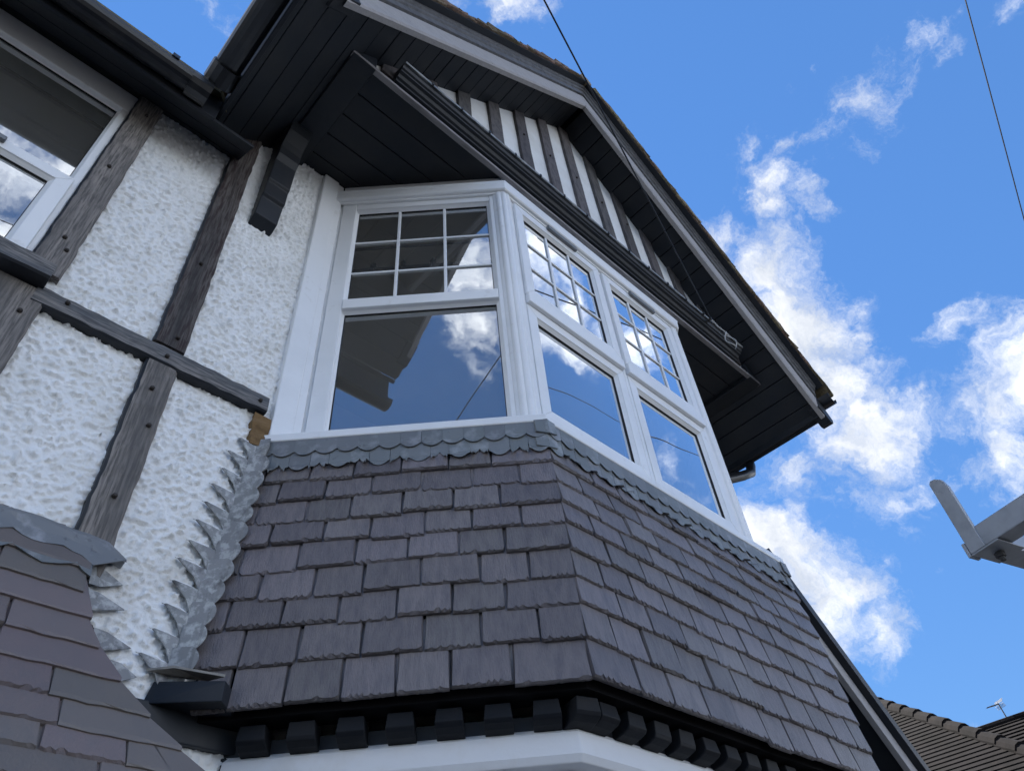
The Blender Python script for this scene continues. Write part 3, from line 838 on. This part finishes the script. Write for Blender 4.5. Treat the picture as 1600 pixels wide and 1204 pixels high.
for ri, zb in enumerate(LROWS):
    x = hipx(zb) + .002
    first = True
    w = .155 + ru(-.02, .03) if ri % 2 else .225 + ru(-.02, .03)
    while x > -.85:
        x0 = x - w
        if first:                    # slanted against the hip
            r = random.Random(ri)
            xt = hipx(zb + .135)
            mb = MB()
            NBT = 9; low = []; lowi = []
            for i in range(NBT):
                t = i / (NBT - 1)
                low.append((x0 + w * t, r.uniform(-.002, .002))); lowi.append((x0 + w * t, r.uniform(.002, .010)))
            outl = low + [(xt, .135), (x0, .135)]
            inl = lowi + [(xt - .003, .135), (x0 + .003, .135)]
            def q(xz, o): 
                return Vector((xz[0], yroof(zb), zb)) + upv * xz[1] + nv * (o + .019 - .105 * xz[1])
            n = len(outl)
            mb.add([q(p, .0125) for p in inl] + [q(p, .0105) for p in outl] + [q(p, 0) for p in outl],
                   [tuple(range(n)), tuple(range(3 * n - 1, 2 * n - 1, -1))] + [f for i in range(n) for f in ((i, n + i, n + (i + 1) % n, (i + 1) % n), (n + i, 2 * n + i, 2 * n + (i + 1) % n, n + (i + 1) % n))])
            mb.build('slate', 'slate2', lr)
            first = False
        else:
            p = Vector(((x + x0) / 2, yroof(zb), zb)) + nv * (.017 + ru(0, .003))
            place(random.choice(SL2), 'slate', lr, p, (1, 0, ru(-.008, .008)), upv - nv * .105, (w - .003) * random.choice((1, -1)), .14, .0125)
        x = x0
        w = .15 + ru(-.025, .025)
# lead cover over its top, with shaped lower edge, and the soakers on the right
def wavy_plate(name, m, pts_top, pts_low, parent, y_off=.0, lift=.012):
    mb = MB(); rings = []
    for (xt, zt), (xl, zl) in zip(pts_top, pts_low):
        yl = yroof(zl) - .024 - lift * .6
        rings.append([(xt, YW - .026, zt), (xt, YW - .034, zt - .012), ((xt + xl) / 2, (yl + YW - .03) / 2, (zt + zl) / 2 - .004), (xl, yl, zl), (xl, yl + .005, zl), ((xt + xl) / 2, (yl + YW - .02) / 2, (zt + zl) / 2 - .006), (xt, YW - .0, zt - .012)])
    mb.loft(rings); return mb.build(name, m, parent)
top, low = [], []
xs = np.linspace(-.6, .30, 46)
for x in xs:
    ph = ((x + .6) / .095) % 1.0
    top.append((x, .990 + .002 * math.sin(x * 40))); low.append((x, .940 - .017 * math.sin(math.pi * ph) ** .7))
top += [(.345, .985), (.392, .958)]; low += [(.325, .905), (.388, .950)]
wavy_plate('lead_cover', 'lead', top, low, lr)
top, low = [], []
for x in np.linspace(-.6, .325, 60):
    ph = ((x + .6) / .10) % 1.0
    dz = -.024 * math.sin(math.pi * ph / .62) ** .7 if ph < .62 else .018 * abs(math.sin(math.pi * (ph - .62) / .38 * 2)) - .014
    top.append((x, .955)); low.append((x, .893 + dz))
wavy_plate('lead_cover', 'lead', top, low, lr, lift=.016)
for k, (x, z, xb) in enumerate(((.405, .905, .33), (.425, .852, .335), (.462, .775, .375), (.49, .72, .42), (.505, .665, .455))):
    mb = MB()
    P = [(x, YW - .014, z), (xb + .03, YW - .018, z + .018), (xb, YW - .03, z + .014), (xb + .004, YW - .034, z - .03), (xb + .03, YW - .022, z - .024)]
    Q = [(a, b_ + .004, c) for a, b_, c in P]
    mb.add(P + Q, [tuple(range(5)), tuple(range(9, 4, -1))] + [(i, 5 + i, 5 + (i + 1) % 5, (i + 1) % 5) for i in range(5)])
    mb.build('lead_soaker', 'lead2', lr)

# ------------------------------------------------------------------ the gable
GX, SLP = 1.887, .97                 # apex and slope of the gable roof; gable numbers scaled up about the camera
TH = math.atan(SLP)
ZS = 4.42                          # underside of the roof at the apex
YG = 1.0785                         # face of the gable wall
YBG = .861                          # face of the barge boards
def zsof(x): return ZS - SLP * abs(x - GX)
gb = empty('gable', (1.887, 1.0785, 3.0), house)
mb = MB()
mb.add([(.50, YG, 3.085), (3.27, YG, 3.085), (3.27, YG, zsof(3.27) + .03), (GX, YG, ZS + .03), (.50, YG, zsof(.50) + .03),
        (.50, YG + .1, 3.085), (3.27, YG + .1, 3.085), (3.27, YG + .1, zsof(3.27) + .03), (GX, YG + .1, ZS + .03), (.50, YG + .1, zsof(.50) + .03)],
       [(0, 1, 2, 3, 4), (9, 8, 7, 6, 5), (0, 5, 6, 1), (1, 6, 7, 2), (2, 7, 8, 3), (3, 8, 9, 4), (4, 9, 5, 0)])
mb.build('gable_panel', 'panel', gb)
for k in range(-6, 8):
    xc = 1.675 + .211 * k
    if zsof(xc) < 3.13: continue
    mb = MB(); x0, x1 = xc - .0405, xc + .0405
    rings = []
    for i in range(9):
        t = i / 8
        zl0, zl1 = 3.09 + (zsof(x0) + .01 - 3.09) * t, 3.09 + (zsof(x1) + .01 - 3.09) * t
        j = ru(-.002, .002)
        rings.append([(x0 + j, YG + .01, zl0), (x0 + j, YG - .018, zl0), (x1 + j, YG - .018, zl1), (x1 + j, YG + .01, zl1)])
    mb.loft(rings); so_ = mb.build('gable_stud', 'stud', gb, bevel=.003)
    if zsof(xc) > 3.42:
        for zz in (3.34,) + ((3.75,) if zsof(xc) > 3.89 else ()):
            nail(xc + ru(-.01, .01), YG - .018, zz + ru(-.05, .02), gb)
# beam at the foot of the gable with its moulding
BX0, BX1 = .436, 3.338
def xsweep(prof, x0, x1, name, m, parent, bevel=0, n=2):
    mb = MB(); rings = []
    for i in range(n):
        x = x0 + (x1 - x0) * i / (n - 1)
        rings.append([(x, y, z) for y, z in prof])
    mb.loft(rings); return mb.build(name, m, parent, bevel=bevel)
xsweep([(1.0745, 3.008), (1.052, 3.008), (1.0495, 3.0105), (1.0495, 3.026), (1.0745, 3.026)], BX0 + .002, BX1 - .002, 'beam_lip', 'strip', gb, .002)
xsweep([(1.0745, 3.0265), (1.060, 3.0265), (1.056, 3.040), (1.042, 3.043), (1.040, 3.055), (1.030, 3.059), (1.021, 3.072), (1.008, 3.076), (1.006, 3.084), (.998, 3.088), (.992, 3.101), (.987, 3.104), (.987, 3.117), (1.0745, 3.117)], BX0 + .20, BX1 - .24, 'beam_moulding', 'black', gb)
# thin lead dressed over the moulding
mb = MB(); rings = []
for i in range(64):
    x = .64 + (3.10 - .64) * i / 63
    w = .0025 * math.sin(i * 2.1) + (.004 if i % 4 == 0 else 0)
    rings.append([(x, .982 - w * .3, 3.111 - w), (x, .979, 3.121), (x, 1.021, 3.140 + w * .5), (x, YG - .02, 3.158), (x, YG - .02, 3.153), (x, 1.021, 3.132), (x, .986, 3.1175), (x, .986, 3.111)])
mb.loft(rings); mb.build('beam_lead', 'lead', gb)
for i in range(15):
    x = .78 + 2.25 * i / 14
    mb = MB(); mb.box(x - .004, x + .004, .975, .986, 3.107, 3.123)
    mb.build('lead_clip', 'dark', gb)
# flat soffit over the bay, board by board
y0 = 1.0755
for k in range(6):
    mb = MB(); y1 = min(y0 + .112, 1.60)
    mb.box(.545, 3.23, y0 + .002, y1 - .002, 3.034 + ru(0, .0025), 3.055)
    mb.build('soffit_board', 'black', gb, bevel=.003)
    y0 = y1
    if y0 >= 1.598: break
mb = MB(); mb.box(.44, 3.33, 1.085, 1.62, 3.0555, 3.065); mb.build('soffit_deck', 'interior', gb)
# side beams and curved brackets
for s_, xa, xb in ((0, .440, .548), (1, 3.226, 3.334)):
    mb = MB(); mb.box(xa, xb, 1.0505, 1.62, 3.006, 3.12)
    mb.build('side_beam', 'black', gb, bevel=.006)
    mb = MB()
    xa2, xb2 = ((.412, .503) if s_ == 0 else (3.245, 3.348))
    pr = [(1.60, 3.0055), (1.44, 3.0055), (1.455, 2.955), (1.490, 2.905), (1.500, 2.870), (1.500, 2.815), (1.515, 2.780), (1.520, 2.700), (1.522, 2.640), (1.532, 2.628), (1.532, 2.545), (1.545, 2.533), (1.556, 2.430), (1.60, 2.400)]
    R_ = [[(x, y, z) for y, z in pr] for x in (xa2 - .02 * 0, xb2)]
    mb.loft(R_); mb.build('bracket', 'black', gb, bevel=.004)
# roof underside: boards running out to the barge
def slope_pt(side, d, y, h):         # d along the slope from the apex, h square to it
    sx = -1 if side == 0 else 1
    return Vector((GX + sx * (d * math.cos(TH) + h * math.sin(TH)), y, ZS - d * math.sin(TH) + h * math.cos(TH)))
DE = (GX - .17) / math.cos(TH)
for side in (0, 1):
    d = .02
    while d < DE - .01:
        d1 = min(d + .102, DE)
        mb = MB()
        xm = abs(slope_pt(side, (d + d1) / 2, 0, 0).x - GX)
        yb = YG + .05 if xm < 1.36 else 1.66
        h0 = ru(0, .003)
        a = [slope_pt(side, d + .002, YBG + .012, h0), slope_pt(side, d1 - .002, YBG + .012, h0), slope_pt(side, d1 - .002, yb, h0), slope_pt(side, d + .002, yb, h0)]
        b_ = [slope_pt(side, d + .002, YBG + .012, .02), slope_pt(side, d1 - .002, YBG + .012, .02), slope_pt(side, d1 - .002, yb, .02), slope_pt(side, d + .002, yb, .02)]
        mb.hexa(a, b_); mb.build('soffit_board', 'black', gb, bevel=.003)
        d = d1
def gable_sweep(prof, name, m, parent, dend=(DE, DE), bevel=0, n=2):
    """prof: (y, h) square to the slope; mitred at the apex, plumb-cut at the foot"""
    for side in (0, 1):
        mb = MB(); rings = []
        sx = -1 if side == 0 else 1
        for i in range(n):
            ring = []
            for y, h in prof:
                x_ap = 0.0; x_ft = dend[side] * math.cos(TH)
                xx = x_ap + (x_ft - x_ap) * i / (n - 1)
                z = ZS + h / math.cos(TH) - SLP * xx
                ring.append((GX + sx * (xx + (.0006 if i == 0 else 0)), y, z))
            rings.append(ring)
        mb.loft(rings); mb.build(name, m, parent, bevel=bevel)
DB = (1.587 / math.cos(TH), 1.690 / math.cos(TH))
gable_sweep([(YBG + .03, -.022), (YBG + .006, -.022), (YBG, -.012), (YBG, .078), (YBG + .03, .078)], 'barge_board', 'barge', gb, DB)
gable_sweep([(YBG + .03, .0785), (YBG + .010, .0785), (YBG + .010, .090), (YBG - .006, .094), (YBG - .010, .118), (YBG - .018, .122), (YBG - .020, .134), (YBG - .030, .138), (YBG - .030, .156), (YBG + .03, .156)], 'barge_moulding', 'strip2', gb, DB)
gable_sweep([(3.6, .157), (YBG - .062, .157), (YBG - .062, .170), (3.6, .170)], 'undercloak', 'black', gb, (DE - .0, DE - .0))
# verge tiles, one by one
TIL = []
for k in range(5):
    r = random.Random(40 + k)
    mb = MB()
    v = []
    for zz in (0, 1):
        for x, y in ((-.5, 0), (-.2, 0), (.2, 0), (.5, 0), (.5, 1), (.15, 1), (-.2, 1), (-.5, 1)):
            v.append((x + r.uniform(-.02, .02), y + r.uniform(-.03, .03), zz + r.uniform(-.12, .12)))
    me = bpy.data.meshes.new('roof_tile')
    me.from_pydata(v, [], [(7, 6, 5, 4, 3, 2, 1, 0), tuple(range(8, 16))] + [(i, (i + 1) % 8, 8 + (i + 1) % 8, 8 + i) for i in range(8)])
    bm = bmesh.new(); bm.from_mesh(me); bmesh.ops.recalc_face_normals(bm, faces=bm.faces); bm.to_mesh(me); bm.free()
    me.materials.append(MT['tile']); TIL.append(me)
for side in (0, 1):
    sx = -1 if side == 0 else 1
    dn = Vector((sx * math.cos(TH), 0, -math.sin(TH))); nn = Vector((sx * math.sin(TH), 0, math.cos(TH)))
    d = -.10; k = 0
    while d < DE - .22:
        for row in range(1):
            c = slope_pt(side, d + .115, YBG - .072 + ru(-.004, .004), .172 + ru(0, .003))
            xax = (dn - nn * -.10).normalized(); zax = dn.cross(Vector((0, 1, 0)))
            zax = nn + dn * -.10; zax.normalize(); xax = Vector((0, 1, 0)).cross(zax).normalized() * (1 if side == 1 else 1)
            o = link('roof_tile', random.choice(TIL), gb)
            w, l, t = .23, .20, .019
            yax = Vector((0, 1, 0))
            o.matrix_basis = Matrix.Scale(K, 4) @ Matrix(((xax.x * w, yax.x * l, zax.x * t, c.x), (xax.y * w, yax.y * l, zax.y * t, c.y), (xax.z * w, yax.z * l, zax.z * t, c.z), (0, 0, 0, 1)))
        d += .088; k += 1
# roof slopes behind the verge
mb = MB()
for side in (0, 1):
    a = [slope_pt(side, -.0, .90, .172), slope_pt(side, DE - .02, .90, .172), slope_pt(side, DE - .02, 5.5, .172), slope_pt(side, 0, 5.5, .172)]
    b_ = [p + Vector((0, 0, .03)) for p in a]
    mb.hexa(a, b_)
mb.build('gable_roof', 'tile', gb)
mb = MB(); mb.tube([(GX, YBG - .06, ZS + .262), (GX, 5.5, ZS + .262)], .05, 12)
mb.build('ridge_tile', 'tile', gb)
# feet of the barge boards
for sx, dd in ((1, DB[1]), (-1, DB[0])):
    mb = MB(); xx = dd * math.cos(TH); z = ZS - SLP * xx
    P = [(xx - .05, z + .02), (xx + .04, z - .022 - .03), (xx + .075, z - .045), (xx + .09, z - .015), (xx + .05, z + .05), (xx, z + .13)]
    R_ = [[(GX + sx * a, y, c) for a, c in P] for y in (YBG - .004, YBG + .06)]
    mb.loft(R_); mb.build('barge_foot', 'black', gb, bevel=.003)

# ------------------------------------------------------------------ eaves and gutters
def gutter(name, p0, p1, r, parent, out_dir):
    mb = MB()
    p0, p1 = Vector(p0), Vector(p1)
    rings = []
    for p in (p0, p1):
        ring = []
        for k in range(11):
            a = math.pi * k / 10
            ring.append(p + Vector(out_dir) * (-math.cos(a) * r) + Vector((0, 0, -math.sin(a) * r)))
        for k in range(10, -1, -1):
            a = math.pi * k / 10
            ring.append(p + Vector(out_dir) * (-math.cos(a) * r * .93) + Vector((0, 0, -math.sin(a) * r * .93 + .001)))
        rings.append(ring)
    mb.loft(rings); return mb.build(name, 'gutter', parent)
ZE = 2.575
mb = MB(); mb.box(.147, .163, YBG + .035, 1.44, ZE + .05, ZE + .20); mb.build('eaves_fascia', 'black', house, bevel=.004)
mb = MB(); mb.box(-6, .146, 1.400, 1.416, ZE - .02, ZE + .12); mb.build('eaves_fascia', 'black', house, bevel=.004)
for k in range(3):                   # sloping boards under the main eaves
    ya, yb_ = 1.417 + .075 * k, 1.417 + .075 * (k + 1) - .003
    za, zb_ = ZE - .005 + .85 * (ya - 1.417), ZE - .005 + .85 * (yb_ - 1.417)
    mb = MB(); mb.hexa([(-6, ya, za), (.30, ya, za), (.30, yb_, zb_), (-6, yb_, zb_)], [(-6, ya, za + .018), (.30, ya, za + .018), (.30, yb_, zb_ + .018), (-6, yb_, zb_ + .018)])
    mb.build('soffit_board', 'black', house, bevel=.003)
gutter('gutter', (.096, YBG - .01, ZE + .10), (.096, 1.33, ZE + .10), .046, house, (1, 0, 0))
gutter('gutter', (-6, 1.359, ZE + .025), (.09, 1.359, ZE + .025), .042, house, (0, 1, 0))
mb = MB()
mb.tube([(.096, 1.26, ZE + .090), (.096, 1.33, ZE + .075)], .052, 14)
mb.tube([(.02, 1.359, ZE + .018), (.092, 1.359, ZE + .018)], .047, 14)
mb.build('gutter_joint', 'gutter', house)
for x in (-.05, -.75, -1.5):
    mb = MB(); mb.box(x - .012, x + .012, 1.312, 1.40, ZE + .024, ZE + .044); mb.build('gutter_clip', 'gutter', house)
# right eaves
XE, ZR = 3.56, 2.762
mb = MB(); mb.box(XE, XE + .016, YBG + .035, 1.62, ZR, ZR + .15); mb.build('eaves_fascia', 'black', house, bevel=.004)
gutter('gutter', (XE + .075, YBG - .07, ZR + .135), (XE + .075, 2.2, ZR + .135), .050, house, (1, 0, 0))
for y in (1.02, 1.30):
    mb = MB(); mb.tube([(XE + .075, y, ZR + .127), (XE + .075, y + .03, ZR + .127)], .055, 12); mb.build('gutter_joint', 'gutter', house)
mb = MB()
mb.tube([(XE + .05, 1.40, ZR + .09), (XE + .045, 1.40, ZR - .02), (XE + .025, 1.405, ZR - .075), (XE - .06, 1.43, ZR - .125), (3.26, 1.52, ZR - .24), (3.20, 1.555, ZR - .30), (3.185, 1.56, ZR - .40), (3.185, 1.56, -1.3)], .030, 12)
mb.build('downpipe', 'gutter', house, smooth=True)
# main roof behind the gutters
mb = MB()
q = [(-6.1, 1.365, ZE + .10), (.12, 1.365, ZE + .10), (1.9, 4.4, ZE + 2.80), (-6.1, 4.4, ZE + 2.80)]
mb.hexa([Vector(p) for p in q], [Vector(p) + Vector((0, 0, .03)) for p in q])
q = [(-6.1, 4.4, ZE + 2.80), (3.2, 4.4, ZE + 2.80), (3.2, 7.4, ZE + .14), (-6.1, 7.4, ZE + .14)]
mb.hexa([Vector(p) for p in q], [Vector(p) + Vector((0, 0, .03)) for p in q])
mb.build('main_roof', 'tile', house)

# ------------------------------------------------------------------ lean-to at the right of the bay
sr = empty('side_roof', (3.8, 1.6, .4), house)
S0, S1 = Vector((3.20, 0, 1.955)), Vector((5.2, 0, -.07))
sl = (S1 - S0); sl_n = Vector((-sl.z, 0, sl.x)).normalized()
def side_strip(name, m, h0, h1, y0, y1):
    mb = MB()
    mb.hexa([S0 + sl_n * h0 + Vector((0, y0, 0)), S1 + sl_n * h0 + Vector((0, y0, 0)), S1 + sl_n * h0 + Vector((0, y1, 0)), S0 + sl_n * h0 + Vector((0, y1, 0))],
            [S0 + sl_n * h1 + Vector((0, y0, 0)), S1 + sl_n * h1 + Vector((0, y0, 0)), S1 + sl_n * h1 + Vector((0, y1, 0)), S0 + sl_n * h1 + Vector((0, y1, 0))])
    return mb.build(name, m, sr, bevel=.003)
side_strip('verge_cap', 'black', -.052, .0, 1.31, 3.4)
side_strip('verge_board', 'barge', -.125, -.053, 1.345, 1.375)
side_strip('verge_soffit', 'black', -.10, -.07, 1.376, 1.60)
mb = MB()
mb.add([(3.16, 1.605, -1.37), (5.1, 1.605, -1.37), (5.1, 1.605, -.10), (3.16, 1.605, 1.87), (3.16, 3.3, -1.37), (5.1, 3.3, -1.37), (5.1, 3.3, -.10), (3.16, 3.3, 1.87)],
       [(0, 1, 2, 3), (7, 6, 5, 4), (0, 4, 5, 1), (1, 5, 6, 2), (2, 6, 7, 3), (3, 7, 4, 0)])
mb.build('side_wall', 'black', sr)

# ------------------------------------------------------------------ neighbouring roofs (metres)
def far_house(name, label, parts):
    h = empty(name, parts['base'])
    tag(h, label, 'house')
    return h
def slope_courses(corner_fn, nrow, th):
    """saw-tooth courses between two edges: corner_fn(t) -> (left, right, normal)"""
    mb = MB()
    for i in range(nrow):
        l0, r0, n_ = corner_fn(i / nrow); l1, r1, _ = corner_fn((i + 1) / nrow)
        mb.add([l0 + n_ * th, r0 + n_ * th, r1, l1, l0, r0], [(0, 1, 2, 3), (4, 5, 1, 0)])
    return mb
# house A: hipped roof, its left slope seen
HP = Vector((14.19, 4.85, 4.875)) / K
DR = .84
na = Vector((-DR, 0, 1)).normalized()
h1 = far_house('neighbour_house', 'brown tiled hip-roofed house beyond the right end of the bay, nearest of the far roofs', dict(base=(13, 6, -1.37)))
def fA(t):
    dx = -3.4 + 6.4 * t
    x = HP.x + dx; z = HP.z + DR * dx
    yf = HP.y + dx
    return Vector((x, yf, z)), Vector((x, 14.0, z)), na
mb = slope_courses(fA, 84, .011); mb.build('roof_slope', 'fartile', h1)
nb_ = Vector((0, -DR, 1)).normalized()
def fB(t):
    dx = -3.4 + 6.4 * t
    y = HP.y + dx; z = HP.z + DR * dx
    return Vector((HP.x + dx, y, z)), Vector((HP.x + 9 - dx * 0, y, z)), nb_
mb = slope_courses(fB, 64, .022); mb.build('roof_slope', 'fartile', h1)
for k in range(30):                  # bonnet tiles along the hip
    t0 = -3.3 + 6.3 * k / 30
    a = HP + Vector((t0 - .02, t0 - .02, DR * t0 - .01)); b_ = HP + Vector((t0 + .21, t0 + .21, DR * (t0 + .21) - .02))
    mb = MB(); mb.tube([a, b_], [.086, .083], 10); mb.build('hip_tile', 'fartile', h1)
mb = MB(); zz = HP.z - DR * 3.3
mb.box(HP.x - 3.0, HP.x + 9, HP.y - 3.0, 14, -1.37, zz); mb.build('wall', 'brickwall', h1)
# house B: further off, ridge with an aerial
h2 = far_house('neighbour_house', 'farther brown tiled roof at the right edge with the aerial on its ridge', dict(base=(24, 6, -1.37)))
XB = 26.0 / K; ZB = 7.34 / K
def fC(t):
    x = XB - 5 + 5 * t
    return Vector((x, 2.0, ZB + DR * (x - XB))), Vector((x, 16, ZB + DR * (x - XB))), na
mb = slope_courses(fC, 40, .03); mb.build('roof_slope', 'fartile', h2)
def fD(t):
    x = XB + 5 - 5 * t
    return Vector((x, 2.0, ZB - DR * (x - XB))), Vector((x, 16, ZB - DR * (x - XB))), Vector((DR, 0, 1)).normalized()
mb = slope_courses(fD, 40, .03); mb.build('roof_slope', 'fartile', h2)
mb = MB(); mb.tube([(XB, 2.0, ZB), (XB, 16, ZB)], .09, 8); mb.build('ridge_tile', 'fartile', h2)
mb = MB(); mb.box(XB - 4.6, XB + 4.6, 2.3, 15.7, -1.37, ZB - DR * 4.7)
mb.add([(XB - 4.6, 2.3, ZB - DR * 4.7), (XB + 4.6, 2.3, ZB - DR * 4.7), (XB, 2.3, ZB - .1)], [(0, 1, 2)]); mb.build('wall', 'brickwall', h2)
# aerial
ab = Vector((26.0, 5.67, 7.30)) / K
ae = empty('tv_aerial', ab)
tag(ae, 'small television aerial on a thin mast above the far brown roof', 'aerial')
mb = MB(); mb.tube([ab, ab + Vector((0, .02, .46))], .014, 6); mb.build('mast', 'mast', ae)
hd = ab + Vector((0, .02, .44))
bd = Vector((-.45, .30, -.12)).normalized() * .62
mb = MB(); mb.tube([hd, hd + bd * .62], .011, 6); mb.build('boom', 'mast', ae)
cr_ = Vector((.55, .83, 0)).normalized()
for k in range(8):
    p = hd + bd * (.08 + .07 * k)
    mb = MB(); mb.tube([p - cr_ * .085, p + cr_ * .085], .004, 5); mb.build('aerial_element', 'mast', ae)
for s in (-1, 1):
    mb = MB()
    for k in range(4):
        q0 = hd - bd * .02 + Vector((0, 0, .02 * s)) + Vector((-bd.x, -bd.y, 0)).normalized() * (.012 * k) + Vector((0, 0, s * .022 * k))
        mb.tube([q0 - cr_ * .15, q0 + cr_ * .15], .006, 5)
    mb.build('reflector', 'aerialgrid', ae)

# ------------------------------------------------------------------ steel frame at the right (metres / K)
C0 = Vector((1.928, .311, .90)) / K
ua = Vector((-.287, -.958, 0)); ub = Vector((.958, -.287, 0)); uz = Vector((0, 0, 1))
rk = empty('metal_rack', C0)
tag(rk, 'grey steel rack corner with a flat upright stop against the sky', 'metal rack')
def obar(name, p, a, la, b, lb, c, lc, m='metal', bev=.003):
    mb = MB()
    q = [p, p + a * la, p + a * la + b * lb, p + b * lb]
    mb.hexa(q, [x + c * lc for x in q])
    return mb.build(name, m, rk, bevel=bev)
tb = .050
obar('arm', C0 + uz * .006 + ub * .004 + ua * .012, ua, .95, ub, tb, uz, .046)
obar('arm', C0 + ub * .058 + uz * .004 , ub, .95, ua, tb, uz, .046)
obar('base_plate', C0 + ua * .001, ub, .085, ua, .062, uz, .0035, bev=.001)
obar('end_plate', C0 - ua * .008 + uz * .0, ub, .030, ua, .007, uz, .032, bev=.001)
mb = MB()                            # flat upright with a rounded, chamfered top
pr = [(0, 0), (.036, 0), (.036, .150), (.030, .172), (.017, .182), (.006, .184), (0, .178)]
o0 = C0 + uz * .004 + ua * .0005
mb.loft([[o0 + ua * a * .95 + ub * (-.0005) + uz * z for a, z in pr], [o0 + ua * a * .95 + ub * .0085 + uz * z for a, z in pr]])
mb.build('upright_stop', 'metal', rk, bevel=.0015)
mb = MB(); cb = C0 + ub * .045 + ua * .03
mb.tube([cb + uz * .004, cb - uz * .010], .010, 6); mb.tube([cb - uz * .0095, cb - uz * .018], .0055, 8)
mb.build('bolt', 'dark', rk)
for p in (C0 + ua * .90 + ub * .004, C0 + ub * .95):
    obar('post', p - uz * (C0.z + 1.373), ua, .05, ub, .05, uz, C0.z + 1.373 + .0)

# ------------------------------------------------------------------ overhead cables
def sag(p0, p1, s, n=40):
    p0, p1 = Vector(p0), Vector(p1)
    return [p0.lerp(p1, i / n) + Vector((0, 0, -s * 4 * (i / n) * (1 - i / n))) for i in range(n + 1)]
ca = empty('overhead_cable', (2.75, .97, 3.09))
tag(ca, 'black cable from the sky to the right end of the gable beam, with wire loop', 'cable')
A0 = Vector((2.753, .969, 3.095))
n_pl = A0.cross(pix(850, 0))
far_y = -16.0; far_z = 5.2
far_x = -(n_pl.y * far_y + n_pl.z * far_z) / n_pl.x
mb = MB(); mb.tube(sag(A0, (far_x, far_y, far_z), .02), .0037, 8)
mb.build('wire', 'cable', ca)
mb = MB()
cc = A0 + Vector((.13, -.012, -.10))
pts = [cc + Vector((.055 * math.cos(a), -.01 * math.sin(3 * a), .05 * math.sin(a))) for a in np.linspace(0, 2 * math.pi, 28)]
mb.tube(pts, .0034, 6)
mb.tube([A0, A0 + Vector((.05, -.004, -.035)), cc + Vector((.0, 0, .05))], .004, 6)
mb.build('wire_loop', 'wire', ca)
mb = MB(); mb.tube([A0 + Vector((0, .03, 0)), A0 + Vector((0, -.006, 0))], .008, 6); mb.build('eye_bolt', 'dark', ca)
cb2 = empty('overhead_cable', (3, -1, 5))
tag(cb2, 'thin black cable crossing the empty blue sky at the upper right', 'cable')
q1, q2 = pix(1500, 0) * (8.5 / K), pix(1600, 370) * (10.0 / K)
dv = (q2 - q1)
mb = MB(); mb.tube(sag(q1 - dv * 2.2, q2 + dv * 2.6, .10, 60), .0048, 6)
mb.build('wire', 'cable', cb2)
